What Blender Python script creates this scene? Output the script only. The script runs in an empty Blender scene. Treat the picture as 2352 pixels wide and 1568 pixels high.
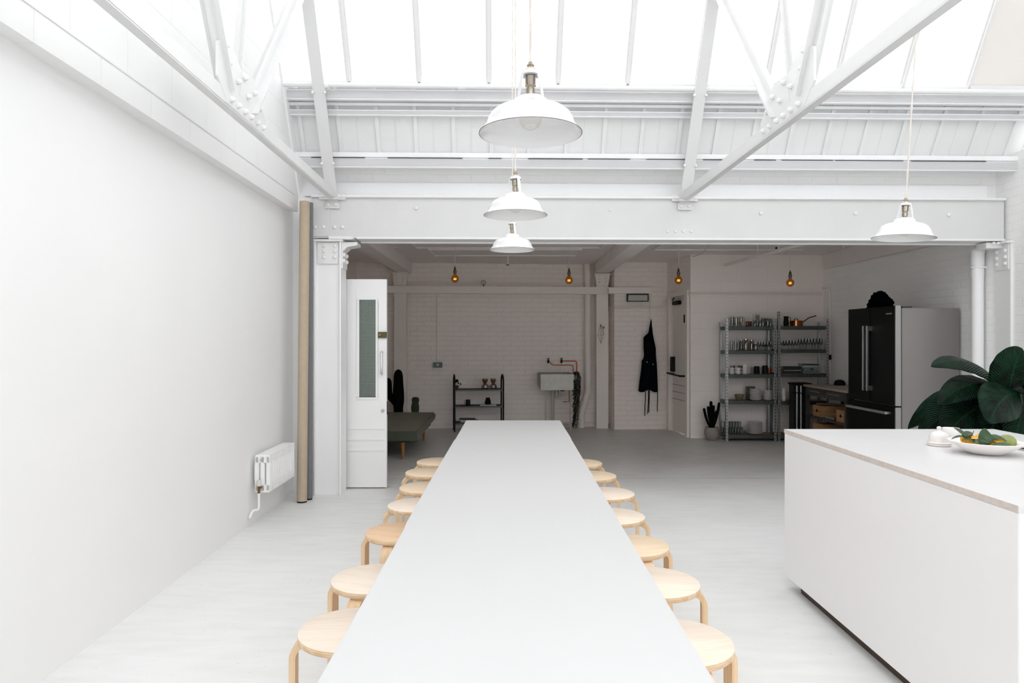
import bpy, math, random
from mathutils import Vector, Matrix
random.seed(7)
C = bpy.context.scene.collection
S = bpy.context.scene
PI = math.pi
F = 1568.0; CX = 1176.0; CY = 780.0; H = 1.41; TH = 0.022
cT, sT = math.cos(TH), math.sin(TH)

# ------------------------------------------------------------------ camera, world, exposure
cam = bpy.data.cameras.new('camera'); cam.lens = 24.0; cam.sensor_width = 36.0; cam.sensor_fit = 'HORIZONTAL'
cam.shift_y = -4.0/2352
cam.clip_start = 0.05
camo = bpy.data.objects.new('camera', cam); C.objects.link(camo)
camo.location = (0, 0, H); camo.rotation_euler = (PI/2, 0, 0)
S.camera = camo
S.view_settings.view_transform = 'Standard'; S.view_settings.look = 'None'
S.view_settings.gamma = 1.0; S.view_settings.use_curve_mapping = False
S.view_settings.exposure = 0.88
w = bpy.data.worlds.new('overcast'); S.world = w; w.use_nodes = True
w.node_tree.nodes['Background'].inputs[0].default_value = (0.982, 0.99, 1.0, 1)
w.node_tree.nodes['Background'].inputs[1].default_value = 1.6
S.cycles.max_bounces = 20; S.cycles.diffuse_bounces = 14; S.cycles.transparent_max_bounces = 24
S.cycles.caustics_reflective = False; S.cycles.caustics_refractive = False
S.cycles.sample_clamp_indirect = 6.0

# roof profile in the room's own frame (v = distance, z = height)
EV, EZ = 6.20, 2.72           # foot of the steep slope
RV, RZ = 4.50, 5.70           # ridge
BV, BZ = -1.75, 2.75          # foot of the shallow slope
SL = math.hypot(EV-RV, RZ-EZ); dv, dz = (RV-EV)/SL, (RZ-EZ)/SL      # up the steep slope
nv, nz = dz, -dv                                                    # outward normal
def roof(s, off=0.0): return (EV+dv*s+nv*off, EZ+dz*s+nz*off)
def roof_y(py, off=0.0):
    k = (CY-py)/F
    return (k*(EV+nv*off)-(EZ-H)-nz*off)/(dz-k*dv)
def loc2w(u, v): return (u*cT-v*sT, u*sT+v*cT)
def portal(name, pa, pb, length_u, uc, inward):
    # a sampling portal lying in a glazed opening (gives no light of its own)
    l = bpy.data.lights.new(name, 'AREA'); l.shape = 'RECTANGLE'
    mv, mz = (pa[0]+pb[0])/2, (pa[1]+pb[1])/2
    l.size = length_u; l.size_y = math.hypot(pb[0]-pa[0], pb[1]-pa[1]); l.cycles.is_portal = True
    o = bpy.data.objects.new(name, l); C.objects.link(o)
    X = Vector((cT, sT, 0)); d = Vector((-sT*inward[0], cT*inward[0], inward[1])).normalized()
    Z = -d; Y = Z.cross(X)
    x, y = loc2w(uc, mv)
    o.matrix_world = Matrix.Translation((x, y, mz)) @ Matrix((X, Y, Z)).transposed().to_4x4()
s_g0 = roof_y(189, 0.14)
portal('skylight_portal', roof(s_g0, 0.20), roof(SL, 0.20), 6.6, 1.42, (-nv, -nz))
def rear_portal():
    l = bpy.data.lights.new('rear_window_portal', 'AREA'); l.shape = 'RECTANGLE'; l.size = 6.0; l.size_y = 2.18; l.cycles.is_portal = True
    o = bpy.data.objects.new('rear_window_portal', l); C.objects.link(o); x, y = loc2w(1.45, BV-.16); o.location = (x, y, 1.54); o.rotation_euler = (PI/2, 0, TH+PI)
rear_portal()
GV0, GV1 = 3.2, 0.2            # glazed stretch of the shallow slope
def shz(v): return BZ+(RZ-BZ)*(v-BV)/(RV-BV)
portal('rooflight_portal', (GV0, shz(GV0)+0.1), (GV1, shz(GV1)+0.1), 6.6, 1.42, (0.43, -0.90))

# ------------------------------------------------------------------ projection helpers
def at(px, py, Y): return Vector(((px-CX)/F*Y, Y, H-(py-CY)/F*Y))
def X_(px, Y): return (px-CX)/F*Y
def Z_(py, Y): return H-(py-CY)/F*Y
def L_(px, v):       # local u of the ray through column px at local depth v
    dx = (px-CX)/F
    t = v/(cT-dx*sT)
    return t*(dx*cT+sT)

# ------------------------------------------------------------------ materials
MATS = {}
def rgb(h):
    if isinstance(h, str):
        c = [int(h[i:i+2], 16)/255 for i in (0, 2, 4)]
        c = [x/12.92 if x <= .04045 else ((x+.055)/1.055)**2.4 for x in c]
    else: c = list(h)
    return (c[0], c[1], c[2], 1)
def mat(name, col, rough=0.6, metal=0.0, spec=0.5, var=0.0, vscale=6.0, bump=0.0, bscale=40.0, coat=0.0, emis=None, es=0.0, stretch=None):
    m = bpy.data.materials.new(name); m.use_nodes = True; nt = m.node_tree; b = nt.nodes['Principled BSDF']
    c = rgb(col)
    b.inputs['Base Color'].default_value = c; b.inputs['Roughness'].default_value = rough
    b.inputs['Metallic'].default_value = metal; b.inputs['Specular IOR Level'].default_value = spec
    b.inputs['Coat Weight'].default_value = coat
    if emis: b.inputs['Emission Color'].default_value = rgb(emis); b.inputs['Emission Strength'].default_value = es
    if var or bump:
        tc = nt.nodes.new('ShaderNodeTexCoord'); mp = nt.nodes.new('ShaderNodeMapping')
        nt.links.new(tc.outputs['Object'], mp.inputs[0])
        if stretch: mp.inputs['Scale'].default_value = stretch
    if var:
        n = nt.nodes.new('ShaderNodeTexNoise'); n.inputs['Scale'].default_value = vscale; n.inputs['Detail'].default_value = 6
        nt.links.new(mp.outputs[0], n.inputs[0])
        r = nt.nodes.new('ShaderNodeValToRGB'); r.color_ramp.elements[0].position = .3; r.color_ramp.elements[1].position = .7
        r.color_ramp.elements[0].color = tuple(x*(1-var) for x in c[:3])+(1,)
        r.color_ramp.elements[1].color = tuple(min(1, x*(1+var*.4)) for x in c[:3])+(1,)
        nt.links.new(n.outputs[0], r.inputs[0]); nt.links.new(r.outputs[0], b.inputs['Base Color'])
    if bump:
        n2 = nt.nodes.new('ShaderNodeTexNoise'); n2.inputs['Scale'].default_value = bscale; n2.inputs['Detail'].default_value = 4
        nt.links.new(mp.outputs[0], n2.inputs[0])
        bp = nt.nodes.new('ShaderNodeBump'); bp.inputs['Strength'].default_value = bump; bp.inputs['Distance'].default_value = .01
        nt.links.new(n2.outputs[0], bp.inputs['Height']); nt.links.new(bp.outputs[0], b.inputs['Normal'])
    MATS[name] = m; return m

def brick_mat(name, col, bw, bh, mortar=0.012, strength=0.5, jointcol=0.9, wob=0.02, rough=.7, cscale=2.0, cvar=0.03):
    m = bpy.data.materials.new(name); m.use_nodes = True; nt = m.node_tree; b = nt.nodes['Principled BSDF']; N = nt.nodes.new; K = nt.links.new
    tc = N('ShaderNodeTexCoord'); sp = N('ShaderNodeSeparateXYZ'); cb = N('ShaderNodeCombineXYZ')
    K(tc.outputs['Object'], sp.inputs[0]); K(sp.outputs[0], cb.inputs[0]); K(sp.outputs[2], cb.inputs[1])
    nz_ = N('ShaderNodeTexNoise'); nz_.inputs['Scale'].default_value = 5; K(tc.outputs['Object'], nz_.inputs[0])
    va = N('ShaderNodeVectorMath'); va.operation = 'MULTIPLY_ADD'; K(nz_.outputs[1], va.inputs[0]); va.inputs[1].default_value = (wob, wob, 0); K(cb.outputs[0], va.inputs[2])
    br = N('ShaderNodeTexBrick'); K(va.outputs[0], br.inputs[0])
    br.inputs['Scale'].default_value = 1; br.inputs['Brick Width'].default_value = bw; br.inputs['Row Height'].default_value = bh
    br.inputs['Mortar Size'].default_value = mortar; br.inputs['Mortar Smooth'].default_value = .5
    br.inputs['Color1'].default_value = (1, 1, 1, 1); br.inputs['Color2'].default_value = (.93, .93, .93, 1); br.inputs['Mortar'].default_value = (0, 0, 0, 1)
    c = rgb(col)
    n2 = N('ShaderNodeTexNoise'); n2.inputs['Scale'].default_value = 45; n2.inputs['Detail'].default_value = 3; K(tc.outputs['Object'], n2.inputs[0])
    mu = N('ShaderNodeMath'); mu.operation = 'MULTIPLY_ADD'; K(n2.outputs[0], mu.inputs[0]); mu.inputs[1].default_value = .35; K(br.outputs['Color'], mu.inputs[2])
    bp = N('ShaderNodeBump'); bp.inputs['Strength'].default_value = strength; bp.inputs['Distance'].default_value = .012
    K(mu.outputs[0], bp.inputs['Height']); K(bp.outputs[0], b.inputs['Normal'])
    mx = N('ShaderNodeMix'); mx.data_type = 'RGBA'
    n3 = N('ShaderNodeTexNoise'); n3.inputs['Scale'].default_value = cscale; n3.inputs['Detail'].default_value = 5; K(tc.outputs['Object'], n3.inputs[0])
    r = N('ShaderNodeValToRGB'); r.color_ramp.elements[0].position = .35; r.color_ramp.elements[1].position = .65
    r.color_ramp.elements[0].color = tuple(x*(1-cvar) for x in c[:3])+(1,); r.color_ramp.elements[1].color = c
    K(n3.outputs[0], r.inputs[0]); K(br.outputs['Fac'], mx.inputs[0]); K(r.outputs[0], mx.inputs[6])
    mx.inputs[7].default_value = tuple(x*jointcol for x in c[:3])+(1,)
    K(mx.outputs[2], b.inputs['Base Color']); b.inputs['Roughness'].default_value = rough
    MATS[name] = m; return m

def glassy(name, tint, opac=0.15, rough=0.05, body=None, stripes=None, fr=.55):
    # thin clear sheet: transparent with a share of gloss and a share of milky body
    m = bpy.data.materials.new(name); m.use_nodes = True; nt = m.node_tree; N = nt.nodes.new; K = nt.links.new
    nt.nodes.remove(nt.nodes['Principled BSDF']); out = nt.nodes['Material Output']
    t = N('ShaderNodeBsdfTransparent'); t.inputs[0].default_value = rgb(tint)
    g = N('ShaderNodeBsdfGlossy'); g.inputs['Roughness'].default_value = rough
    lw = N('ShaderNodeLayerWeight'); lw.inputs[0].default_value = .35
    mm = N('ShaderNodeMath'); mm.operation = 'MULTIPLY_ADD'; K(lw.outputs['Facing'], mm.inputs[0]); mm.inputs[1].default_value = fr; mm.inputs[2].default_value = opac
    mm.use_clamp = True
    mix = N('ShaderNodeMixShader'); K(mm.outputs[0], mix.inputs[0]); K(t.outputs[0], mix.inputs[1])
    if body:
        d = N('ShaderNodeBsdfTranslucent'); d.inputs[0].default_value = rgb(body); d2 = N('ShaderNodeBsdfDiffuse'); d2.inputs[0].default_value = rgb(body)
        a = N('ShaderNodeAddShader'); a2 = N('ShaderNodeMixShader'); a2.inputs[0].default_value = .5; K(d.outputs[0], a2.inputs[1]); K(d2.outputs[0], a2.inputs[2])
        K(a2.outputs[0], mix.inputs[2]); mm.inputs[1].default_value = 0.0
        if stripes:
            tc = N('ShaderNodeTexCoord'); wv = N('ShaderNodeTexWave'); wv.bands_direction = 'Z'; wv.inputs['Scale'].default_value = stripes
            K(tc.outputs['Object'], wv.inputs[0]); nn = N('ShaderNodeTexNoise'); nn.inputs['Scale'].default_value = 1.6; K(tc.outputs['Object'], nn.inputs[0])
            m3 = N('ShaderNodeMath'); m3.operation = 'MULTIPLY'; K(wv.outputs[1], m3.inputs[0]); K(nn.outputs[0], m3.inputs[1])
            K(m3.outputs[0], mm.inputs[0]); mm.inputs[1].default_value = .25
    else: K(g.outputs[0], mix.inputs[2])
    K(mix.outputs[0], out.inputs[0]); MATS[name] = m; return m

def wood_mat(name, col, dark, scale=1.0, rough=.45, axis=(1, 12, 12), ply=False):
    m = bpy.data.materials.new(name); m.use_nodes = True; nt = m.node_tree; b = nt.nodes['Principled BSDF']; N = nt.nodes.new; K = nt.links.new
    tc = N('ShaderNodeTexCoord'); mp = N('ShaderNodeMapping'); mp.inputs['Scale'].default_value = tuple(a*scale for a in axis); K(tc.outputs['Object'], mp.inputs[0])
    n = N('ShaderNodeTexNoise'); n.inputs['Scale'].default_value = 4; n.inputs['Detail'].default_value = 5; n.inputs['Distortion'].default_value = .8; K(mp.outputs[0], n.inputs[0])
    r = N('ShaderNodeValToRGB'); r.color_ramp.elements[0].position = .35; r.color_ramp.elements[1].position = .65
    r.color_ramp.elements[0].color = rgb(dark); r.color_ramp.elements[1].color = rgb(col); K(n.outputs[0], r.inputs[0])
    last = r.outputs[0]
    if ply:
        wv = N('ShaderNodeTexWave'); wv.bands_direction = 'Z'; wv.inputs['Scale'].default_value = 42; K(tc.outputs['Object'], wv.inputs[0])
        mx = N('ShaderNodeMix'); mx.data_type = 'RGBA'; mx.blend_type = 'MULTIPLY'
        m2 = N('ShaderNodeMath'); m2.operation = 'MULTIPLY'; K(wv.outputs[1], m2.inputs[0]); m2.inputs[1].default_value = .35
        K(m2.outputs[0], mx.inputs[0]); K(last, mx.inputs[6]); mx.inputs[7].default_value = (.62, .5, .38, 1); last = mx.outputs[2]
    K(last, b.inputs['Base Color']); b.inputs['Roughness'].default_value = rough
    MATS[name] = m; return m

M = MATS
mat('paint', 'efeff0', .55, var=.02, vscale=2)
mat('bar_paint', 'dededd', .45)
mat('steel_paint', 'e6e6e6', .42, var=.03, vscale=4, bump=.08, bscale=30)
mat('plaster', 'ececec', .75, var=.02, vscale=1.2, bump=.05, bscale=8)
brick_mat('block_paint', 'ebebeb', .45, .225, .006, .35, .97, .004)
brick_mat('brick_white', 'f1f1f0', .23, .078, .008, .38, .98, .018)
brick_mat('brick_back', 'eee6e1', .23, .078, .008, .5, .965, .035)
brick_mat('block_back', 'eee6e1', .45, .225, .006, .4, .965, .012)
mat('paint_back', 'e8e1dc', .6, var=.03, vscale=3, bump=.15, bscale=30)
mat('ceiling_back', 'e8e2df', .7, var=.04, vscale=2, bump=.15, bscale=15)
mat('girder_paint', 'd4d4d4', .42, var=.03, vscale=4, bump=.08, bscale=30)
mat('truss_paint', 'dadada', .42, var=.03, vscale=4, bump=.08, bscale=30)
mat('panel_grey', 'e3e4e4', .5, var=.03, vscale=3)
mat('gap_shade_rust', '3a332e', .9)
mat('table_white', 'd2d2d2', .30, spec=.5, bump=.02, bscale=3)
mat('island_white', 'ebebec', .35)
mat('counter_top', 'd6d5d5', .35, var=.02, vscale=5)
mat('counter_edge', 'cfc4bd', .8, var=.12, vscale=30)
mat('dark_plinth', '4b4038', .8)
mat('enamel', 'd8d8d8', .12, spec=.6, coat=.4)
mat('rim_dark', '5d544d', .4)
mat('brass_old', 'b3a99b', .3, metal=1.0)
mat('brass', '8a6d46', .35, metal=1.0)
mat('brass_dark', '5d5740', .4, metal=.9)
mat('cord_white', 'd6d0ca', .8)
mat('cord_grey', 'c8c2bc', .8)
mat('steel', 'b9b9b8', .28, metal=1.0)
mat('galv', 'b4bab8', .35, metal=.9, var=.35, vscale=60)
mat('galv_dark', '59605e', .45, metal=.85, var=.3, vscale=50)
mat('chrome', 'e0e0e0', .12, metal=1.0)
mat('fridge_side', '9b9795', .45, metal=.75)
mat('fridge_door', '060a08', .5, spec=.12)
mat('black', '050606', .6, spec=.2)
mat('black_matte', '020303', .95, spec=.05)
mat('black_metal', '0b0d0c', .5, spec=.3)
mat('rubber', '151515', .8)
mat('kraft', 'b8a893', .85, var=.05, vscale=30)
mat('grey_roll', '77777b', .85, var=.05, vscale=30)
mat('radiator', 'f0f0f0', .3)
mat('door_paint', 'ececec', .4)
mat('sofa', '706f62', .95, var=.15, vscale=8, bump=.3, bscale=120)
mat('sofa_green', '484f43', .95, var=.2, vscale=8, bump=.3, bscale=120)
mat('cactus_dark', '080c09', .9, spec=.1, var=.4, vscale=10)
mat('cactus_green', '2b3a22', .7, var=.4, vscale=14)
mat('pot_grey', '8f8781', .85, var=.15, vscale=12, bump=.2)
mat('terracotta', '5a3327', .8)
mat('soil', '1c1512', 1)
mat('copper', 'a85c38', .3, metal=1.0)
mat('copper_bright', 'f0a060', .2, metal=1.0)
mat('ceramic', 'd8d6d2', .3, var=.03, vscale=20)
mat('ceramic_dark', '6f6d6a', .4)
mat('ceramic_beige', '9c8f7c', .5)
mat('ceramic_olive', '6e6850', .5)
mat('stoneware', 'e3ddda', .35, var=.05, vscale=50, coat=.3)
mat('bowl_white', 'efecea', .4)
mat('sink_stone', 'd4d3cc', .6, var=.1, vscale=10, bump=.1)
mat('sink_stone_shade', 'a59c95', .6, var=.1, vscale=10)  # same stone as the front, darkened to put the shade into its colour
mat('apron_navy', '070b10', .95, spec=.1)
mat('crate_wood', 'a27a50', .7, var=.2, vscale=9)
mat('wood_leg', '9a6a35', .5)
mat('bench_top', '9a8d82', .5, var=.15, vscale=20)
mat('bench_steel', '4c4a46', .45, metal=.6)
mat('plastic_grey', 'b3b1ad', .5)
mat('tin_lens', '77766f', .3)
mat('light_lens', 'aaa69c', .25)
mat('lemon', 'f2ae1c', .45, bump=.15, bscale=160, var=.12, vscale=12)
mat('lemon_pale', 'f0c05a', .45, bump=.15, bscale=160, var=.12, vscale=12)
mat('citrus_green', '8a9455', .55, bump=.3, bscale=120, var=.2, vscale=30)
mat('leaf_lemon', '2c4a26', .35, var=.25, vscale=30)
mat('book_white', 'b8b6b2', .6); mat('book_teal', '1f4348', .6); mat('book_dark', '15181b', .6); mat('book_grey', '7f8583', .6); mat('book_print', '2a2f35', .6); mat('book_page', 'b6afa5', .8)
mat('filament', 'ffcf8a', .5, emis='ffb46a', es=5)
mat('trail_green', '10180f', .7, var=.4, vscale=40)
mat('trail_dry', '8c8270', .8)
mat('mark_red', '6a2d26', .6)
glassy('skylight_glass', 'ffffff', .10, body='f4f5f6', stripes=11)
glassy('dirty_glass', 'ffffff', .75, body='c9c6c2')
glassy('clear_glass', 'dfe4e2', .10, fr=.4)
glassy('bulb_clear', 'fbfaf8', .01, fr=.22)
glassy('bulb_amber', 'ecc796', .30, body='a9824f')
glassy('chemex_glass', 'd8d2c8', .15)
wood_mat('birch_pale', 'efe1d2', 'e8d6c3'); wood_mat('birch_mid', 'ead5bb', 'e0c8aa'); wood_mat('birch_warm', 'e3c3a1', 'dab48f')
wood_mat('birch_edge', 'e8cfb0', 'd8b78e', ply=True)
wood_mat('birch_leg', 'e8ccaa', 'dcbb94', axis=(10, 10, 1))
wood_mat('amber_wood', '7a4a22', '4a2a12')

def floor_mat():
    m = bpy.data.materials.new('floor_concrete'); m.use_nodes = True; nt = m.node_tree; b = nt.nodes['Principled BSDF']; N = nt.nodes.new; K = nt.links.new
    tc = N('ShaderNodeTexCoord'); n1 = N('ShaderNodeTexNoise'); n1.inputs['Scale'].default_value = .9; n1.inputs['Detail'].default_value = 8; n1.inputs['Roughness'].default_value = .6
    K(tc.outputs['Object'], n1.inputs[0])
    mp = N('ShaderNodeMapping'); mp.inputs['Scale'].default_value = (1.2, 5, 1); mp.inputs['Rotation'].default_value = (0, 0, .35); K(tc.outputs['Object'], mp.inputs[0])
    n2 = N('ShaderNodeTexNoise'); n2.inputs['Scale'].default_value = 3; n2.inputs['Detail'].default_value = 9; K(mp.outputs[0], n2.inputs[0])
    mx = N('ShaderNodeMix'); mx.data_type = 'FLOAT'; mx.inputs[0].default_value = .4; K(n1.outputs[0], mx.inputs[2]); K(n2.outputs[0], mx.inputs[3])
    def ramp(a, bb):
        r = N('ShaderNodeValToRGB'); r.color_ramp.elements[0].position = .36; r.color_ramp.elements[1].position = .58
        r.color_ramp.elements[0].color = rgb(a); r.color_ramp.elements[1].color = rgb(bb); K(mx.outputs[0], r.inputs[0]); return r
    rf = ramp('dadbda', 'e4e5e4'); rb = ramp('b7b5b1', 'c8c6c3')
    # worn speckles
    n4 = N('ShaderNodeTexNoise'); n4.inputs['Scale'].default_value = 26; n4.inputs['Detail'].default_value = 2; K(mp.outputs[0], n4.inputs[0])
    gt = N('ShaderNodeMath'); gt.operation = 'GREATER_THAN'; gt.inputs[1].default_value = .735; K(n4.outputs[0], gt.inputs[0])
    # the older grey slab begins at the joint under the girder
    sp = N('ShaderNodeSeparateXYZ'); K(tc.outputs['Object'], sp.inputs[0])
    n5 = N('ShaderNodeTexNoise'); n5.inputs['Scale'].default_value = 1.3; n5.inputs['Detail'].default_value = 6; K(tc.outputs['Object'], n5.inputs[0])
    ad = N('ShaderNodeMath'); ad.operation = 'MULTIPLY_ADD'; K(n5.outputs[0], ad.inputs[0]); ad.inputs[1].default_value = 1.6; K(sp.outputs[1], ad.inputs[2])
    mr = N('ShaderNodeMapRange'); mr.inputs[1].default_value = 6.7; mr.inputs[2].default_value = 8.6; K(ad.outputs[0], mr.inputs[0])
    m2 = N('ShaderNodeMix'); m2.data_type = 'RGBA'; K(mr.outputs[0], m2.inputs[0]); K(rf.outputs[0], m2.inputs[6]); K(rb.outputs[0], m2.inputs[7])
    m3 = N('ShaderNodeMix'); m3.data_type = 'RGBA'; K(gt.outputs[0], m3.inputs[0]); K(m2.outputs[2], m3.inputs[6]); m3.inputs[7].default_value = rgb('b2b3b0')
    K(m3.outputs[2], b.inputs['Base Color']); b.inputs['Roughness'].default_value = .42; b.inputs['Specular IOR Level'].default_value = .4
    bp = N('ShaderNodeBump'); bp.inputs['Strength'].default_value = .12; bp.inputs['Distance'].default_value = .01; K(n2.outputs[0], bp.inputs['Height']); K(bp.outputs[0], b.inputs['Normal'])
    MATS['floor'] = m
floor_mat()

def leaf_mat():
    m = bpy.data.materials.new('leaf_big'); m.use_nodes = True; nt = m.node_tree; b = nt.nodes['Principled BSDF']; N = nt.nodes.new; K = nt.links.new
    uv = N('ShaderNodeUVMap'); sp = N('ShaderNodeSeparateXYZ'); K(uv.outputs[0], sp.inputs[0])
    a = N('ShaderNodeMath'); a.operation = 'ABSOLUTE'; K(sp.outputs[0], a.inputs[0])
    ph = N('ShaderNodeMath'); ph.operation = 'MULTIPLY_ADD'; K(a.outputs[0], ph.inputs[0]); ph.inputs[1].default_value = -.28; K(sp.outputs[1], ph.inputs[2])
    s1 = N('ShaderNodeMath'); s1.operation = 'MULTIPLY'; K(ph.outputs[0], s1.inputs[0]); s1.inputs[1].default_value = 150
    s2 = N('ShaderNodeMath'); s2.operation = 'SINE'; K(s1.outputs[0], s2.inputs[0])
    n = N('ShaderNodeTexNoise'); n.inputs['Scale'].default_value = 9; tc = N('ShaderNodeTexCoord'); K(tc.outputs['Object'], n.inputs[0])
    r = N('ShaderNodeValToRGB'); r.color_ramp.elements[0].color = rgb('050f09'); r.color_ramp.elements[1].color = rgb('0e2b1a'); r.color_ramp.elements[0].position = .3; r.color_ramp.elements[1].position = .7
    K(n.outputs[0], r.inputs[0])
    rib = N('ShaderNodeMath'); rib.operation = 'LESS_THAN'; K(a.outputs[0], rib.inputs[0]); rib.inputs[1].default_value = .035
    mx = N('ShaderNodeMix'); mx.data_type = 'RGBA'; K(rib.outputs[0], mx.inputs[0]); K(r.outputs[0], mx.inputs[6]); mx.inputs[7].default_value = rgb('173a20')
    K(mx.outputs[2], b.inputs['Base Color']); b.inputs['Roughness'].default_value = .36; b.inputs['Specular IOR Level'].default_value = .07
    bp = N('ShaderNodeBump'); bp.inputs['Strength'].default_value = .55; bp.inputs['Distance'].default_value = .006; K(s2.outputs[0], bp.inputs['Height']); K(bp.outputs[0], b.inputs['Normal'])
    MATS['leaf_big'] = m
leaf_mat()

def wire_glass():
    m = bpy.data.materials.new('wire_glass'); m.use_nodes = True; nt = m.node_tree; N = nt.nodes.new; K = nt.links.new
    nt.nodes.remove(nt.nodes['Principled BSDF']); out = nt.nodes['Material Output']
    tc = N('ShaderNodeTexCoord'); sp = N('ShaderNodeSeparateXYZ'); K(tc.outputs['Object'], sp.inputs[0])
    def line(o):
        a = N('ShaderNodeMath'); a.operation = 'MULTIPLY'; K(sp.outputs[o], a.inputs[0]); a.inputs[1].default_value = 72
        f = N('ShaderNodeMath'); f.operation = 'FRACT'; K(a.outputs[0], f.inputs[0])
        l = N('ShaderNodeMath'); l.operation = 'LESS_THAN'; K(f.outputs[0], l.inputs[0]); l.inputs[1].default_value = .16; return l
    l1, l2 = line(0), line(2); mxx = N('ShaderNodeMath'); mxx.operation = 'MAXIMUM'; K(l1.outputs[0], mxx.inputs[0]); K(l2.outputs[0], mxx.inputs[1])
    t = N('ShaderNodeBsdfTransparent'); t.inputs[0].default_value = rgb('b8c4bd'); g = N('ShaderNodeBsdfGlossy'); g.inputs['Roughness'].default_value = .12; g.inputs[0].default_value = rgb('c8d2cc')
    mg = N('ShaderNodeMixShader'); mg.inputs[0].default_value = .3; K(t.outputs[0], mg.inputs[1]); K(g.outputs[0], mg.inputs[2])
    d = N('ShaderNodeBsdfDiffuse'); d.inputs[0].default_value = rgb('555d58'); mg2 = N('ShaderNodeMixShader'); K(mxx.outputs[0], mg2.inputs[0]); K(mg.outputs[0], mg2.inputs[1]); K(d.outputs[0], mg2.inputs[2])
    K(mg2.outputs[0], out.inputs[0]); MATS['wire_glass'] = m
wire_glass()

# ------------------------------------------------------------------ mesh builder
class MB:
    def __init__(s): s.v = []; s.f = []; s.m = []; s.cur = 0; s.mats = None
    def add(s, vs, fs):
        o = len(s.v); s.v += [tuple(x) for x in vs]; s.f += [tuple(i+o for i in f) for f in fs]; s.m += [s.cur]*len(fs); return s
    def box(s, x0, x1, y0, y1, z0, z1):
        return s.add([(x0,y0,z0),(x1,y0,z0),(x1,y1,z0),(x0,y1,z0),(x0,y0,z1),(x1,y0,z1),(x1,y1,z1),(x0,y1,z1)],
                     [(0,3,2,1),(4,5,6,7),(0,1,5,4),(1,2,6,5),(2,3,7,6),(3,0,4,7)])
    def cbox(s, c, d, mx=None):
        o = len(s.v); s.box(-d[0]/2, d[0]/2, -d[1]/2, d[1]/2, -d[2]/2, d[2]/2)
        for i in range(o, len(s.v)):
            p = Vector(s.v[i]);
            if mx is not None: p = mx @ p
            s.v[i] = tuple(p+Vector(c))
        return s
    def bar(s, p, q, w, h, side=(1, 0, 0)):     # rectangular bar p->q, w along side, h across
        p, q = Vector(p), Vector(q); d = (q-p).normalized(); sd = Vector(side); sd = (sd-d*sd.dot(d)).normalized(); n = d.cross(sd)
        vs = []
        for e in (p, q):
            for a, b in ((-1,-1),(1,-1),(1,1),(-1,1)): vs.append(e+sd*(w/2*a)+n*(h/2*b))
        return s.add(vs, [(0,3,2,1),(4,5,6,7),(0,1,5,4),(1,2,6,5),(2,3,7,6),(3,0,4,7)])
    def tube(s, pts, r, n=10, cap=True):
        pts = [Vector(p) for p in pts]; rs = r if isinstance(r, (list, tuple)) else [r]*len(pts)
        vs = []; prev = None
        for i, p in enumerate(pts):
            t = (pts[min(i+1, len(pts)-1)]-pts[max(i-1, 0)])
            t = t.normalized() if t.length > 1e-9 else Vector((0, 0, 1))
            if prev is None:
                a = Vector((0, 0, 1)) if abs(t.z) < .9 else Vector((1, 0, 0)); a = (a-t*a.dot(t)).normalized()
            else: a = (prev-t*prev.dot(t)); a = a.normalized() if a.length > 1e-6 else prev
            prev = a; b = t.cross(a)
            for k in range(n):
                an = 2*PI*k/n; vs.append(p+(a*math.cos(an)+b*math.sin(an))*rs[i])
        fs = []
        for i in range(len(pts)-1):
            for k in range(n): fs.append((i*n+k, i*n+(k+1)%n, (i+1)*n+(k+1)%n, (i+1)*n+k))
        if cap: fs += [tuple(reversed(range(n))), tuple(range((len(pts)-1)*n, len(pts)*n))]
        return s.add(vs, fs)
    def lathe(s, prof, n=32, c=(0, 0, 0), axis='z'):
        vs = []; fs = []; m = len(prof)
        for r, z in prof:
            for k in range(n):
                a = 2*PI*k/n; x, y = r*math.cos(a), r*math.sin(a)
                vs.append((c[0]+x, c[1]+y, c[2]+z) if axis == 'z' else ((c[0]+x, c[1]+z, c[2]+y) if axis == 'y' else (c[0]+z, c[1]+x, c[2]+y)))
        for i in range(m-1):
            for k in range(n):
                f = (i*n+k, i*n+(k+1)%n, (i+1)*n+(k+1)%n, (i+1)*n+k)
                fs.append(f if axis != 'y' else f[::-1])
        o = len(s.v); s.add(vs, fs)
        if prof[0][0] > 1e-6: s.f.append(tuple(reversed(range(o, o+n)))); s.m.append(s.cur)
        if prof[-1][0] > 1e-6: s.f.append(tuple(range(o+(m-1)*n, o+m*n))); s.m.append(s.cur)
        return s
    def loop(s, prof, n=32, c=(0, 0, 0)):        # closed profile swept round z
        vs = []; fs = []; m = len(prof)
        for r, z in prof:
            for k in range(n): a = 2*PI*k/n; vs.append((c[0]+r*math.cos(a), c[1]+r*math.sin(a), c[2]+z))
        for i in range(m):
            j = (i+1) % m
            for k in range(n): fs.append((i*n+k, i*n+(k+1)%n, j*n+(k+1)%n, j*n+k))
        return s.add(vs, fs)
    def prism(s, poly, a0, a1, axis='x'):        # poly in the two other axes, extruded along axis
        n = len(poly); mk = {'x': lambda p, a: (a, p[0], p[1]), 'y': lambda p, a: (p[0], a, p[1]), 'z': lambda p, a: (p[0], p[1], a)}[axis]
        vs = [mk(p, a0) for p in poly]+[mk(p, a1) for p in poly]
        return s.add(vs, [tuple(range(n)), tuple(reversed(range(n, 2*n)))]+[(i, i+n, (i+1) % n+n, (i+1) % n) for i in range(n)])
    def sphere(s, c, r, n=16, m=10, sc=(1, 1, 1)):
        return s.lathe_s([(math.sin(PI*i/m)*r, -math.cos(PI*i/m)*r) for i in range(m+1)], n, c, sc)
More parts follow.
